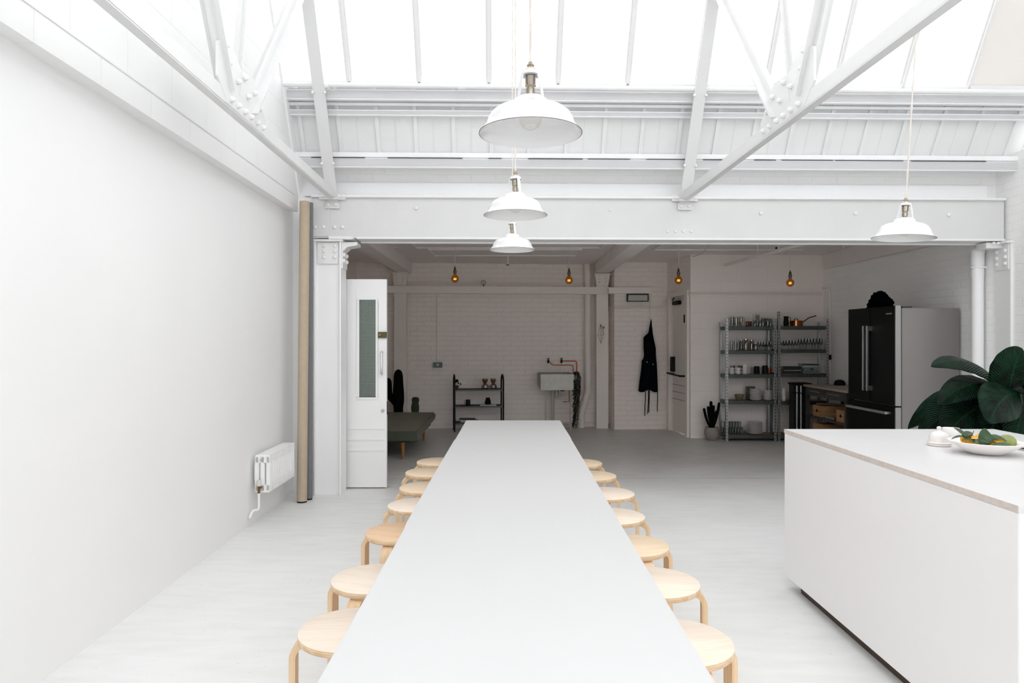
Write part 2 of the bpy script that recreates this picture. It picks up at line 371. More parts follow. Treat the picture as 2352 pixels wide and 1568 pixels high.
    def lathe_s(s, prof, n, c, sc):
        o = len(s.v); s.lathe(prof, n)
        for i in range(o, len(s.v)):
            x, y, z = s.v[i]; s.v[i] = (c[0]+x*sc[0], c[1]+y*sc[1], c[2]+z*sc[2])
        return s
    def xf(s, mx): s.v = [tuple(mx @ Vector(p)) for p in s.v]; return s
    def mesh(s, name, mts, smooth=True, bevel=0, ang=35):
        me = bpy.data.meshes.new(name); me.from_pydata(s.v, [], s.f)
        for m in (mts if isinstance(mts, (list, tuple)) else [mts]): me.materials.append(M[m])
        me.polygons.foreach_set('material_index', s.m)
        import bmesh
        bm = bmesh.new(); bm.from_mesh(me); bmesh.ops.remove_doubles(bm, verts=bm.verts, dist=1e-6)
        if bevel:
            es = [e for e in bm.edges if len(e.link_faces) == 2 and e.calc_face_angle(0) > .6]
            bmesh.ops.bevel(bm, geom=es, offset=bevel, segments=2, affect='EDGES', clamp_overlap=True)
        bmesh.ops.recalc_face_normals(bm, faces=bm.faces); bm.to_mesh(me); bm.free()
        if smooth:
            me.polygons.foreach_set('use_smooth', [True]*len(me.polygons)); me.set_sharp_from_angle(angle=math.radians(ang))
        return me
    def build(s, name, mts, parent=None, world=False, **k):
        o = bpy.data.objects.new(name, s.mesh(name, mts, **k)); C.objects.link(o)
        if parent is not None:
            o.parent = parent
            if world: o.matrix_parent_inverse = wm(parent).inverted()
        return o
def wm(o):
    m = Matrix.Translation(o.location) @ o.rotation_euler.to_matrix().to_4x4()
    return m if o.parent is None else wm(o.parent) @ o.matrix_parent_inverse @ m
def tag(o, label=None, cat=None, group=None, kind=None):
    if label: o['label'] = label
    if cat: o['category'] = cat
    if group: o['group'] = group
    if kind: o['kind'] = kind
    return o
def thing(name, label, cat, loc=(0, 0, 0), rz=0, group=None):
    o = bpy.data.objects.new(name, None); C.objects.link(o); o.location = loc; o.rotation_euler = (0, 0, rz); o.empty_display_size = .05
    return tag(o, label, cat, group)
def dup(o, loc=None, rz=None, label=None, group=None, parent=None):
    c = o.copy(); C.objects.link(c)
    if parent is not None: c.parent = parent
    if loc is not None: c.location = loc
    if rz is not None: c.rotation_euler = (0, 0, rz)
    if label: c['label'] = label
    if group: c['group'] = group
    for ch in [x for x in C.objects if x.parent == o]: dup(ch, parent=c)
    return c
def struct(o): o['kind'] = 'structure'; return o
def arc(c, r, a0, a1, n, plane='xz'):
    out = []
    for i in range(n+1):
        a = a0+(a1-a0)*i/n; p, q = r*math.cos(a), r*math.sin(a)
        out.append((c[0]+p, c[1], c[2]+q) if plane == 'xz' else ((c[0], c[1]+p, c[2]+q) if plane == 'yz' else (c[0]+p, c[1]+q, c[2])))
    return out
def fillet(pts, r, n=5):
    pts = [Vector(p) for p in pts]; out = [pts[0]]
    for i in range(1, len(pts)-1):
        a, b, c = pts[i-1], pts[i], pts[i+1]; da, dc = (a-b), (c-b); rr = min(r, da.length*.49, dc.length*.49)
        p, q = b+da.normalized()*rr, b+dc.normalized()*rr
        for k in range(n+1): t = k/n; out.append(p*(1-t)**2+b*2*t*(1-t)+q*t*t)
    out.append(pts[-1]); return out
def rot(o, a=TH): o.rotation_euler = (0, 0, a); return o

# ------------------------------------------------------------------ room shell
UL, UU = -1.88, -1.80                # left wall plaster face, face of the block wall above it
def wall(name, p0, p1, z0, z1, m, th=.15, poly=None):
    # face runs p0->p1, thickness grows away from the room (to the left of p0->p1 seen from above)
    p0, p1 = Vector(p0), Vector(p1); d = p1-p0; a = math.atan2(d.y, d.x)
    b = MB(); l = d.length
    if poly: b.prism(poly, 0, th, 'y')
    else: b.box(0, l, 0, th, z0, z1)
    o = b.build(name, m, smooth=False); o.location = (p0.x, p0.y, 0); o.rotation_euler = (0, 0, a); return struct(o)
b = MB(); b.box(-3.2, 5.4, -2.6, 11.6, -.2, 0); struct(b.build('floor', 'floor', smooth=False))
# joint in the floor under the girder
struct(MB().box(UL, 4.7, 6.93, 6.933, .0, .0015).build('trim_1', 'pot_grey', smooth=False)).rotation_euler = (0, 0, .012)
# left wall, lower plaster part and the thicker block wall above
o = MB().box(UL-.2, UL, BV-.15, 6.34, 0, 2.58).build('wall_left', 'plaster', smooth=False, bevel=0); rot(struct(o))
poly = [(BV-.15, 2.565), (6.22, 2.565), (6.22, 2.74), roof(0, .19), roof(SL, .19), (BV-.15, BZ+.10)]
def vpoly(p): return [(v, z) for v, z in p]
# object x runs along the wall so the block coursing lies right
def side_wall(name, poly, u, th, m):
    b = MB(); b.prism([(v, z) for v, z in poly], 0, th, 'y'); o = b.build(name, m, smooth=False)
    x, y = loc2w(u, 0); o.location = (x, y, 0); o.rotation_euler = (0, 0, PI/2+TH); return struct(o)
side_wall('wall_left.001', poly, UU, .3, 'block_paint')
# groove between the concrete band and the block wall
rot(struct(MB().box(UU-.002, UU+.004, BV, 6.1, 2.698, 2.706).build('trim_2', 'panel_grey', smooth=False)))
# short return behind the carpet rolls
o = MB().box(UL-.2, -1.66, 6.34, 6.6, 0, 2.72).build('wall_left.002', 'plaster', smooth=False); rot(struct(o))
# rear wall behind the camera
b = MB(); ya, yb_ = BV-.3, BV-.15; b.box(-2.2, 5.2, ya, yb_, 0, .45); b.box(-2.2, 5.2, ya, yb_, 2.63, BZ+.2); b.box(-2.2, -1.55, ya, yb_, .45, 2.63); b.box(4.45, 5.2, ya, yb_, .45, 2.63)
rot(struct(b.build('wall_rear', 'plaster', smooth=False)))
wr = thing('window_3', None, None); struct(wr); wr.rotation_euler = (0, 0, TH)  # unseen window, inferred from light behind the camera, enlarged for more light
MB().box(-1.55, 4.45, BV-.215, BV-.21, .45, 2.63).build('glass', 'skylight_glass', wr, smooth=False)
b = MB()
for k in range(7): b.box(-1.57+k, -1.53+k, BV-.24, BV-.18, .45, 2.63)
for z in (.45, 1.5, 2.59): b.box(-1.55, 4.45, BV-.24, BV-.18, z, z+.04)
b.build('window_frame', 'paint', wr, smooth=False)
# right wall: white brick by the window light, one wall all along
def rwx(y): return 4.60-.0314*(y-6.3)
p0 = Vector((rwx(9.95), 9.95)); p1 = Vector((rwx(-2.1), -2.1)); Lr = (p1-p0).length
def rs(y): return (9.95-y)/12.05*Lr
pr = [(0, 0), (Lr, 0), (Lr, BZ+.15)]
pr += [(rs(RV+.0), RZ+.15), (rs(6.12), 3.12), (rs(6.62), 3.12), (rs(6.62), 2.75), (0, 2.75)]
wall('wall_right', p0, p1, 0, 0, 'brick_white', .25, poly=pr)
# back room walls
wall('wall_back', (-2.75, 10.722), (1.55, 11.11), 0, 2.75, 'brick_back')
wall('wall_back.001', (1.55, 11.11), (1.61, 10.73), 0, 2.75, 'brick_back')
wall('wall_back.002', (1.61, 10.73), (2.45, 10.78), 0, 2.75, 'brick_back')
wall('wall_back.003', (2.557, 9.78), (4.52, 9.84), 0, 2.75, 'block_back')
o = MB().box(-2.6, -2.45, 6.4, 11.2, 0, 2.75).build('wall_left.003', 'block_back', smooth=False); struct(o)
o = MB().box(-2.45, UL-.06, 6.62, 6.75, 0, 2.75).build('wall_left.004', 'plaster', smooth=False); struct(o)
# wall with the fire door, seen edge on
dA, dB = Vector((2.45, 10.78)), Vector((2.557, 9.78)); dl = (dB-dA).length; da = math.atan2(dB.y-dA.y, dB.x-dA.x)
DH = 2.06
b = MB(); b.box(0, .07, 0, .15, 0, 2.75); b.box(dl-.0, dl, 0, .15, 0, 2.75); b.box(.07, dl, 0, .15, DH+.07, 2.75)
o = b.build('wall_back.004', 'brick_back', smooth=False); o.location = (dA.x, dA.y, 0); o.rotation_euler = (0, 0, da); struct(o)
# back ceiling with covered roof lights
b = MB(); b.box(-2.7, 4.9, 6.48, 11.4, 2.63, 2.72); struct(b.build('ceiling', 'ceiling_back', smooth=False))
for k, (x0, x1, y0, y1) in enumerate([(-1.10, .92, 9.15, 9.78), (-1.25, 1.15, 7.9, 8.95), (1.9, 3.9, 8.2, 9.15)]):
    b = MB(); b.box(x0, x1, y0, y1, 2.622, 2.632)
    b.box(x0-.02, x1+.02, y1, y1+.02, 2.606, 2.632); b.box(x0-.02, x1+.02, y0-.02, y0, 2.606, 2.632); b.box(x0-.02, x0, y0, y1, 2.606, 2.632); b.box(x1, x1+.02, y0, y1, 2.606, 2.632)
    struct(b.build('trim_%d' % (3+k), 'ceiling_back', smooth=False))

# steep roof slope: boarded lower part
s0, s1 = roof_y(380, .15), roof_y(205, .14)
def slab(b, sa, sb, o0, o1, u0, u1):
    p = [roof(sa, o0), roof(sb, o0), roof(sb, o1), roof(sa, o1)]
    b.prism(p, u0, u1, 'x')
UR = 4.78
b = MB(); slab(b, s0, s1, .15, .18, UU-.3, UR+.1)
u = UU+.06
while u < UR:                     # raised battens of the sheeting
    slab(b, s0, s1, .128, .15, u, u+.034); slab(b, s0, s1, .145, .15, u+.17, u+.176); u += .335
rot(struct(b.build('ceiling.001', 'panel_grey', smooth=False)))
# wall over the girder, eaves
b = MB(); b.box(UU-.2, UR+.1, 6.38, 6.60, 2.725, 3.02); o = b.build('wall_front', 'brick_white', smooth=False); rot(struct(o))
ve, ze = roof(s0, .15); rot(struct(MB().box(UU-.3, UR+.1, ve-.01, 6.62, ze+.005, ze+.05).build('ceiling.003', 'panel_grey', smooth=False)))
b = MB(); b.box(UU+.02, 4.62, 6.33, 6.38, 2.735, 2.86); rot(struct(b.build('trim_6', 'paint', smooth=False, bevel=.004)))
# unseen shallow slope: glazed stretch and boards set to tune the light
gt = thing('window_2', None, None); struct(gt); gt.rotation_euler = (0, 0, TH)
b = MB(); b.prism([(GV0, shz(GV0)+.12), (GV1, shz(GV1)+.12), (GV1, shz(GV1)+.13), (GV0, shz(GV0)+.13)], UU-.3, UR+.1, 'x'); b.build('glass', 'skylight_glass', gt, smooth=False)
for va, vb_ in ((RV+.03, GV0), (GV1, BV-.2)):
    b = MB(); b.prism([(va, shz(va)+.12), (vb_, shz(vb_)+.12), (vb_, shz(vb_)+.16), (va, shz(va)+.16)], UU-.3, UR+.1, 'x'); rot(struct(b.build('ceiling.002', 'paint', smooth=False)))
for k in range(12):
    u = UU+.3+.56*k
    MB().bar((u, RV, RZ+.09), (u, BV, BZ+.09), .03, .05).build('glazing_bar', 'paint', gt, smooth=False)
# steep skylight
g1 = thing('window_1', None, None); struct(g1); g1.rotation_euler = (0, 0, TH)
b = MB(); slab(b, s_g0, SL+.05, .175, .181, UU-.3, UR+.1); b.build('glass', 'skylight_glass', g1, smooth=False)
vb = roof(s_g0, .15)[0]
for px in (804, 964, 1123, 1281, 1440, 1600, 1757, 1915, 2068, 2219, 2372):
    u = L_(px, vb); b = MB(); slab(b, s_g0-.02, SL, .120, .175, u-.026, u+.026); slab(b, s_g0-.02, SL, .100, .120, u-.012, u+.012)
    b.build('glazing_bar', 'bar_paint', g1, smooth=False)
b = MB(); slab(b, s_g0-.035, s_g0+.005, .10, .19, UU, UR); b.build('sill', 'paint', g1, smooth=False)
b = MB(); slab(b, s_g0, SL, .165, .172, L_(2228, vb), UR); b.build('dirty_pane', 'dirty_glass', g1, smooth=False)
# wall-side flashings
b = MB(); slab(b, 0, SL, .02, .15, UU-.02, UU+.015); rot(struct(b.build('trim_7', 'paint', smooth=False)))

# ------------------------------------------------------------------ roof steel
def purlin(name, y0, y1, off, dep, label, ends=(UU, UR), m='paint'):
    s = roof_y((y0+y1)/2, off); v, z = roof(s, off); h = abs(y1-y0)/F*v
    b = MB(); b.box(ends[0], ends[1], v, v+dep, z-h/2, z+h/2); b.box(ends[0], ends[1], v-.0, v+.012, z-h/2-.004, z+h/2+.004)
    o = b.build(name, m, smooth=False, bevel=.003); rot(o); return tag(o, label, 'roof beam')
purlin('purlin', 209, 230, .07, .055, 'white steel roof beam directly below the long pipe under the skylight')
purlin('purlin', 255, 266, .085, .05, 'thin white steel roof beam halfway up the boarded slope')
purlin('purlin', 365, 385, .05, .06, 'lowest white steel roof beam, along the foot of the boarded slope')
s = roof_y(357, .09); v, z = roof(s, .09)
o = MB().box(UU, UR, v, v+.04, z-.022, z+.022).build('timber_batten', 'paint', smooth=False, bevel=.003); rot(o); tag(o, 'white painted timber strip lying above the lowest roof beam', 'batten')
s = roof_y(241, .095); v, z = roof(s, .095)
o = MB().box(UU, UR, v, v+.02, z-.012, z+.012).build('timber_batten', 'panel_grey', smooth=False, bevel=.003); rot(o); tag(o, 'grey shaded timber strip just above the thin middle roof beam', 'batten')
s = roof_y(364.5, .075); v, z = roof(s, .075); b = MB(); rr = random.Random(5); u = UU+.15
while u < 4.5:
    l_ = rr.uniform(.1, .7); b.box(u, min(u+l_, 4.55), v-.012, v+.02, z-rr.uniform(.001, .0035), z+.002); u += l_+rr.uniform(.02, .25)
rot(struct(b.build('trim_8', 'gap_shade_rust', smooth=False)))  # broken dark strip painted in for the shadow gap and its rust
# pipe along the sill
s = roof_y(201, .03); v, z = roof(s, .03)
pp = thing('roof_pipe', 'long white horizontal pipe running under the skylight sill', 'pipe', (0, 0, 0), TH)
MB().tube([(UU, v, z+.012), (1.2, v, z), (UR, v, z-.005)], .022, 12).build('pipe', 'steel_paint', pp)
for px in (748, 1060, 1634, 1940):
    u = L_(px, v); MB().tube([(u-.03, v, z+.003), (u+.03, v, z+.003)], .028, 12).build('pipe_clip', 'steel_paint', pp)
bolt_me = MB().lathe([(.0, -.004), (.019, -.004), (.019, .004), (.015, .016), (.006, .021), (0, .022)], 8, axis='y').xf(Matrix.Rotation(PI, 4, 'Z')).mesh('bolt', 'steel_paint')
def bolt(parent, p, d='y', sc=1.0, m=None):
    o = bpy.data.objects.new('bolt', bolt_me); C.objects.link(o); o.parent = parent; o.location = p; o.scale = (sc,)*3
    if d == '-x': o.rotation_euler = (0, 0, -PI/2)
    if d == '+x': o.rotation_euler = (0, 0, PI/2)
    if d == '-z': o.rotation_euler = (-PI/2, 0, 0)
    return o
def truss(u, label, side):
    t = thing('roof_truss', label, 'roof truss', (0, 0, 0), TH)
    # rafter: T section up the steep slope
    pa, pb = roof(-.08, 0), roof(SL, 0)
    b = MB(); b.bar((u, pa[0], pa[1]), (u, pb[0], pb[1]), .10, .012); 
    pa2, pb2 = roof(-.05, .03), roof(SL, .03); b.bar((u+side*.02, pa2[0], pa2[1]), (u+side*.02, pb2[0], pb2[1]), .028, .06)
    b.build('rafter', 'truss_paint', t, smooth=False)
    b = MB(); b.bar((u, RV, RZ), (u, BV, BZ), .10, .05); b.build('rafter', 'truss_paint', t, smooth=False)
    # horizontal tie
    b = MB(); b.bar((u, EV+.02, 2.685), (u, BV, 2.695), .050, .010); b.bar((u-side*.016, EV+.02, 2.725), (u-side*.016, BV, 2.735), .018, .080); b.build('tie', 'truss_paint', t, smooth=False)
    for (p, q, w_) in (((4.12, 2.76), (5.33, 4.22), .125), ((3.93, 2.8), (4.47, 5.62), .055), ((3.80, 2.78), (2.70, 4.72), .10)):
        b = MB(); b.bar((u, p[0], p[1]), (u, q[0], q[1]), w_, .012); d = Vector((0, q[0]-p[0], q[1]-p[1])).normalized(); n = Vector((0, -d.z, d.y))*.025
        b.bar(Vector((u, p[0], p[1]))+n, Vector((u, q[0], q[1]))+n, .02, .05); b.build('strut', 'truss_paint', t, smooth=False)
    # gusset plate and its bolts, on the side facing the room
    g = MB(); g.prism([(4.36, 2.70), (3.74, 2.70), (3.62, 2.80), (3.62, 2.98), (3.76, 3.06), (3.95, 2.96), (4.15, 2.98), (4.36, 2.80)], u-side*.02-.006, u-side*.02+.006, 'x')
    gp = g.build('gusset_plate', 'truss_paint', t, smooth=False)
    for (v, z) in ((4.30, 2.735), (4.20, 2.735), (4.10, 2.735), (4.0, 2.735), (3.9, 2.735), (3.8, 2.735), (4.24, 2.83), (4.16, 2.90), (4.05, 2.84), (4.0, 2.93), (3.9, 2.87), (3.76, 2.92), (3.72, 3.0)):
        bolt(t, (u-side*.03, v, z), '-x' if side > 0 else '+x', .9)
    # foot plate on the girder
    b = MB(); b.box(u-.12, u+.12, 6.218, 6.232, 2.68, 2.735); b.box(u-.07, u+.07, 6.16, 6.232, 2.672, 2.684); b.box(u-.065, u+.065, 6.222, 6.232, 2.60, 2.665); b.build('foot_plate', 'truss_paint', t, smooth=False)
    for du, z in ((-.09, 2.71), (.09, 2.71), (-.035, 2.632), (.035, 2.632)): bolt(t, (u+du, 6.218, z), 'y', .75)
    for sy in (roof_y(215, 0), roof_y(377, 0)):
        v, z = roof(sy, -.012); bolt(t, (u+.05, v, z), 'y', .7); bolt(t, (u-.05, v, z), 'y', .7)
    return t
truss(L_(760, 6.17), 'white riveted steel roof truss on the left, beside the block wall', -1)
truss(L_(1577, 6.17), 'white riveted steel roof truss on the right, above the gap between table and island', 1)

# ------------------------------------------------------------------ girder and stanchions at the opening
g = thing('steel_girder', 'wide white riveted steel girder spanning the opening to the back room', 'girder', (0, 0, 0), TH)
U0, U1 = L_(716, 6.25), L_(2305, 6.25)
b = MB(); b.box(U0, U1, 6.245, 6.38, 2.335, 2.70); b.build('web', 'girder_paint', g, smooth=False)
b = MB(); b.box(U0, U1, 6.21, 6.46, 2.70, 2.722); b.build('flange', 'steel_paint', g, smooth=False, bevel=.003)
ub = L_(752, 6.2)
b = MB(); b.box(L_(818, 6.22), U1, 6.225, 6.26, 2.325, 2.345); b.box(L_(818, 6.22), U1, 6.26, 6.455, 2.325, 2.335); b.box(L_(818, 6.22), U1, 6.425, 6.47, 2.315, 2.335); b.build('flange', 'steel_paint', g, smooth=False, bevel=.002)
b = MB(); b.box(U0, L_(759, 6.25), 6.236, 6.245, 2.35, 2.69); b.build('splice_plate', 'girder_paint', g, smooth=False)
for px, py in ((725, 522), (744, 522), (769, 522), (787, 522), (956, 478), (1401, 480), (1747, 486), (1964, 486), (2178, 488), (1533, 529), (1551, 529), (1569, 529), (1587, 529)):
    bolt(g, (L_(px, 6.245), 6.244, Z_(py, 6.22)), 'y', 1.0 if px < 1000 or px > 1600 else .7)
# left stanchion
def stanchion(name, label, u0, u1, v0, v1, ztop, m='paint'):
    t = thing(name, label, 'steel column', (0, 0, 0), TH)
    b = MB(); b.box(u0, u0+.014, v0, v1, 0, ztop); b.box(u1-.014, u1, v0, v1, 0, ztop); b.box(u0+.014, u1-.014, v0+.035, v0+.05, 0, ztop)
    b.build('shaft', m, t, smooth=False, bevel=.002); return t
uc0, uc1 = L_(721, 6.22), L_(783, 6.22)
t = stanchion('steel_column', 'white riveted steel column beside the open white door', uc0, uc1, 6.22, 6.44, 2.30)
b = MB(); b.box(uc0, uc1+.02, 6.20, 6.46, 2.30, 2.318); b.box(L_(755, 6.2), L_(811, 6.2), 6.19, 6.47, 2.318, 2.345); b.build('cap_plate', 'steel_paint', t, smooth=False, bevel=.002)
b = MB(); b.box(uc0+.03, uc1-.03, 6.235, 6.25, 2.10, 2.29); b.box(uc1, uc1+.012, 6.24, 6.43, 2.06, 2.30)
b.prism([(uc1, 2.30), (uc1+.14, 2.30), (uc1+.14, 2.27), (uc1+.05, 2.255), (uc1+.012, 2.22), (uc1, 2.2)], 6.25, 6.42, 'y'); b.build('bracket', 'steel_paint', t, smooth=False, bevel=.002)
for px, py in ((744, 578), (769, 578), (744, 592), (769, 592), (744, 566), (769, 566)): bolt(t, (L_(px, 6.23), 6.235, Z_(py, 6.24)), 'y', .85)
for z in (2.24, 2.185, 2.13):
    for v in (6.27, 6.39): bolt(t, (uc1+.012, v, z), '+x', 1.0)
for du in (.03, .075, .115): bolt(t, (uc1+du, 6.30, 2.272-.05*(du < .1)*0), '-z', .9)
# right stanchion, half sunk in the brick wall
t = thing('steel_column', 'white riveted steel column against the brick wall at the far right', 'steel column')
xr = 4.578
b = MB(); b.box(xr, xr+.07, 6.27, 6.285, 0, 2.30); b.box(xr, xr+.012, 6.285, 6.46, 0, 2.30); b.build('shaft', 'steel_paint', t, smooth=False)
b = MB(); b.box(xr-.010, xr, 6.285, 6.46, 2.06, 2.30); b.box(xr-.05, xr+.06, 6.26, 6.48, 2.30, 2.318); b.box(xr-.16, xr-.01, 6.36, 6.50, 2.262, 2.316); b.build('bracket', 'steel_paint', t, smooth=False, bevel=.002)
for z in (2.235, 2.175, 2.115):
    for v in (6.32, 6.43): bolt(t, (xr-.010, v, z), '-x', .95)
for x in (-.03, -.07, -.11): bolt(t, (xr+x, 6.33, 2.30), '-z', .8)
# downpipe
t = thing('drain_pipe', 'fat white vertical drainpipe in front of the brick wall, beside the fridge', 'pipe', (X_(2245, 6.62), 6.62, 0))
MB().tube([(0, 0, 0), (0, 0, 2.29)], .052, 20).build('pipe', 'paint', t)
MB().tube([(0, 0, 2.13), (0, 0, 2.26)], .058, 20).build('collar', 'paint', t); MB().tube([(0, 0, 2.25), (0, 0, 2.272)], .064, 20).build('collar', 'paint', t)
b = MB(); b.tube([(0, 0, 2.10), (0, 0, 2.122)], .062, 20); b.box(.05, .10, -.02, .02, 2.102, 2.120); b.build('bracket', 'paint', t)
MB().tube([(0, 0, 2.02), (0, 0, 2.09)], .055, 20).build('socket', 'paint', t)

# ------------------------------------------------------------------ back room steel
def bx_thing(name, label, cat, x0, x1, y0, y1, z0, z1, m, bevel=.003):
    o = MB().box(x0, x1, y0, y1, z0, z1).build(name, m, smooth=False, bevel=bevel); return tag(o, label, cat)
bx_thing('ceiling_beam', 'grey painted boxed ceiling beam over the daybed, running away to the back wall', 'ceiling beam', -1.79, -1.58, 6.55, 10.80, 2.46, 2.628, 'ceiling_back')
bx_thing('ceiling_beam', 'grey painted boxed ceiling beam between the two pairs of amber bulbs', 'ceiling beam', 1.33, 1.55, 6.55, 11.05, 2.47, 2.628, 'ceiling_back')
o = MB().box(4.56, 4.66, 6.6, 9.78, 2.42, 2.628).build('ceiling_beam', 'ceiling_back', smooth=False); o.rotation_euler = (0, 0, 0); tag(o, 'grey boxed beam along the top of the right wall above the fridge', 'ceiling beam')
o.location = (-.13+.03, 0, 0)
bw_a = math.atan(.0902)
def bwy(x): return 10.97+.0902*x
for px0, px1, lab in ((905, 933, 'grey painted steel column on the back wall behind the tall cactus'), (1370, 1397, 'grey painted steel column on the back wall, right of the fat soil pipe')):
    Yc = 10.78 if px0 < 1000 else 10.98
    x0, x1 = X_(px0, Yc-.13), X_(px1, Yc-.13)
    t = thing('steel_column', lab, 'steel column', ((x0+x1)/2, Yc-.05, 0)); hw = (x1-x0)/2
    yb = bwy((x0+x1)/2)-(Yc-.05)-.01
    MB().box(-hw, hw, -.08, yb-.02, 0, 2.46).build('shaft', 'paint_back', t, smooth=False, bevel=.003)
    b = MB(); zt = 2.46; zb = Z_(655, Yc-.13); b.prism([(-hw-.025, zt-.015), (hw+.025, zt-.015), (hw-.0, zb), (-hw, zb)], -.10, -.08, 'y'); b.box(-hw-.035, hw+.035, -.12, .0, zt-.02, zt)
    b.build('bracket', 'paint_back', t, smooth=False)
    for dx in (-.05, .05):
        for k in range(3): bolt(t, (dx, -.10, zb+.05+k*.055), 'y', .8)
# flat steel rail across the back wall
def rwy(x): return bwy(x)-.018*(x+1.0)
t = thing('steel_rail', 'long flat grey rail bolted across the back wall above head height', 'rail')
z0 = 2.165
b = MB(); x0, x1 = -2.2, 1.545; b.prism([(x0, rwy(x0)-.24), (x1, rwy(x1)-.24), (x1, rwy(x1)-.225), (x0, rwy(x0)-.225)], 2.135, 2.245, 'z'); b.prism([(x0, rwy(x0)-.225), (x1, rwy(x1)-.225), (x1, rwy(x1)-.15), (x0, rwy(x0)-.15)], 2.235, 2.245, 'z')
b.prism([(x0, rwy(x0)-.225), (x1, rwy(x1)-.225), (x1, rwy(x1)-.15), (x0, rwy(x0)-.15)], 2.135, 2.145, 'z')
b.build('bar', 'paint_back', t, smooth=False)
for px in (1120, 1252):
    x = X_(px, 10.75)
    for z in (2.165, 2.21): bolt(t, (x, bwy(x)-.24, z), 'y', .45)
for x in (-1.0, .6): MB().box(x-.03, x+.03, bwy(x)-.16, bwy(x), 2.15, 2.24).build('bracket', 'paint_back', t, smooth=False)
bx_thing('steel_rail', 'short flat grey rail above the grey box lamp and the apron', 'rail', X_(1399, 10.6), X_(1498, 10.6), 10.62, 10.745, 2.13, 2.225, 'paint_back')
# dial on the rail
x = X_(1111, 10.75); yy = bwy(x)-.21
t = thing('wall_dial', 'small round dial on a stub standing on the flat rail', 'gauge', (x, yy, 2.245))
MB().tube([(0, 0, 0), (0, 0, .03)], .008, 8).build('stub', 'black_metal', t)
MB().lathe([(0, -.02), (.036, -.02), (.038, .0), (.038, .02), (0, .02)], 20, (0, 0, .065), 'y').build('case', 'ceramic_dark', t)
b = MB(); b.lathe([(0, -.023), (.031, -.023), (.031, -.0205), (0, -.0205)], 20, (0, 0, .065), 'y'); b.build('face', 'plastic_grey', t)
MB().bar((0, -.025, .065), (-.015, -.025, .085), .003, .002).build('needle', 'black', t)

# ------------------------------------------------------------------ long table
t = thing('dining_table', 'very long glossy white dining table running towards the back room', 'table', (0, 3.2, 0))
xl, xr_ = -.5738*.67, .5954*.67
def tt(y, side):
    k = .004*math.sin(y*1.7+side)
    return (xl if side < 0 else xr_)+k*.5+(-.004 if 2.45 < y < 4.6 and side < 0 else 0)+(.004 if y > 4.57 and side > 0 else 0)
b = MB(); N_ = 60; ys = [.55+(5.68-.55)*i/N_ for i in range(N_+1)]
ring = [(tt(y, -1), y-3.2) for y in ys]+[(tt(y, 1), y-3.2) for y in reversed(ys)]
b.prism(ring, .705, .74, 'z'); b.build('tabletop', 'table_white', t, smooth=False, bevel=.003)
for y in (.85, 2.9, 5.3):
    for s in (-1, 1):
        MB().bar((s*.24, y-3.2, .704), (s*.30, y-3.2, 0), .045, .045, (0, 1, 0)).build('leg', 'table_white', t, smooth=False, bevel=.003)
    MB().box(-.27, .27, y-3.2-.02, y-3.2+.02, .66, .704).build('crossbar', 'table_white', t, smooth=False)

# ------------------------------------------------------------------ stools
def stool_meshes(m):
    b = MB(); R_ = .175; h = .45
    b.lathe([(0, h-.024), (R_-.003, h-.024), (R_, h-.021), (R_, h-.003), (R_-.003, h), (0, h)], 56)
    me = b.mesh('seat', [m, 'birch_edge'], ang=50)
    for p in me.polygons:
        if abs(p.normal.z) < .5: p.material_index = 1
    return me
seat_me = {m: stool_meshes(m) for m in ('birch_pale', 'birch_mid', 'birch_warm')}
def leg_mesh():
    # bent plywood leg: flat under the seat, rounded shoulder, straight down
    th, wd = .021, .052; ro = .062
    path = [(.02, .4155)]+[(.139+(ro-th/2)*math.sin(a), .4155-(ro-th/2)*(1-math.cos(a))) for a in [PI/2*i/10 for i in range(11)]]+[(.1915, .0)]
    vs = []; n = len(path)
    for i, (r, z) in enumerate(path):
        a = path[max(i-1, 0)]; c = path[min(i+1, n-1)]; d = Vector((c[0]-a[0], c[1]-a[1])).normalized(); nn = Vector((-d.y, d.x))
        for s, t_ in ((1, -1), (1, 1), (-1, 1), (-1, -1)): vs.append((r+nn.x*th/2*s, wd/2*t_, z+nn.y*th/2*s))
    fs = [(i*4+k, i*4+(k+1) % 4, (i+1)*4+(k+1) % 4, (i+1)*4+k) for i in range(n-1) for k in range(4)]+[(3, 2, 1, 0), tuple((n-1)*4+k for k in range(4))]
    return MB().add(vs, fs).mesh('leg', 'birch_leg', bevel=0, ang=40)
leg_me = leg_mesh()
def stool(x, y, a, tone, label, side):
    t = thing('stool', label, 'stool', (x, y, 0), math.radians(a), 'stools tucked under the %s side of the table' % side)
    s = bpy.data.objects.new('seat', seat_me[tone]); C.objects.link(s); s.parent = t
    for k in range(4):
        l = bpy.data.objects.new('leg', leg_me); C.objects.link(l); l.parent = t; l.rotation_euler = (0, 0, k*PI/2)
    return t
ordn = ['nearest', 'second nearest', 'third nearest', 'fourth', 'fifth', 'sixth', 'farthest']
LS = [(683, 1457, 186, 'birch_pale'), (759.5, 1335, 165, 'birch_pale'), (838, 1224, 168, 'birch_warm'), (890, 1161, 196, 'birch_pale'), (917, 1120, 196, 'birch_mid'), (931, 1084.5, 196, 'birch_mid'), (957, 1060, 198, 'birch_mid')]
RSX = [(1688, 1487, 14, 'birch_pale'), (1609, 1344, 354, 'birch_pale'), (1538, 1256, 15, 'birch_mid'), (1482, 1187, 350, 'birch_pale'), (1458, 1134, 352, 'birch_pale'), (1416, 1092.5, 350, 'birch_mid'), (1383, 1063, 350, 'birch_mid')]
tn = {'birch_pale': 'pale', 'birch_mid': 'honey-toned', 'birch_warm': 'darker orange-toned'}
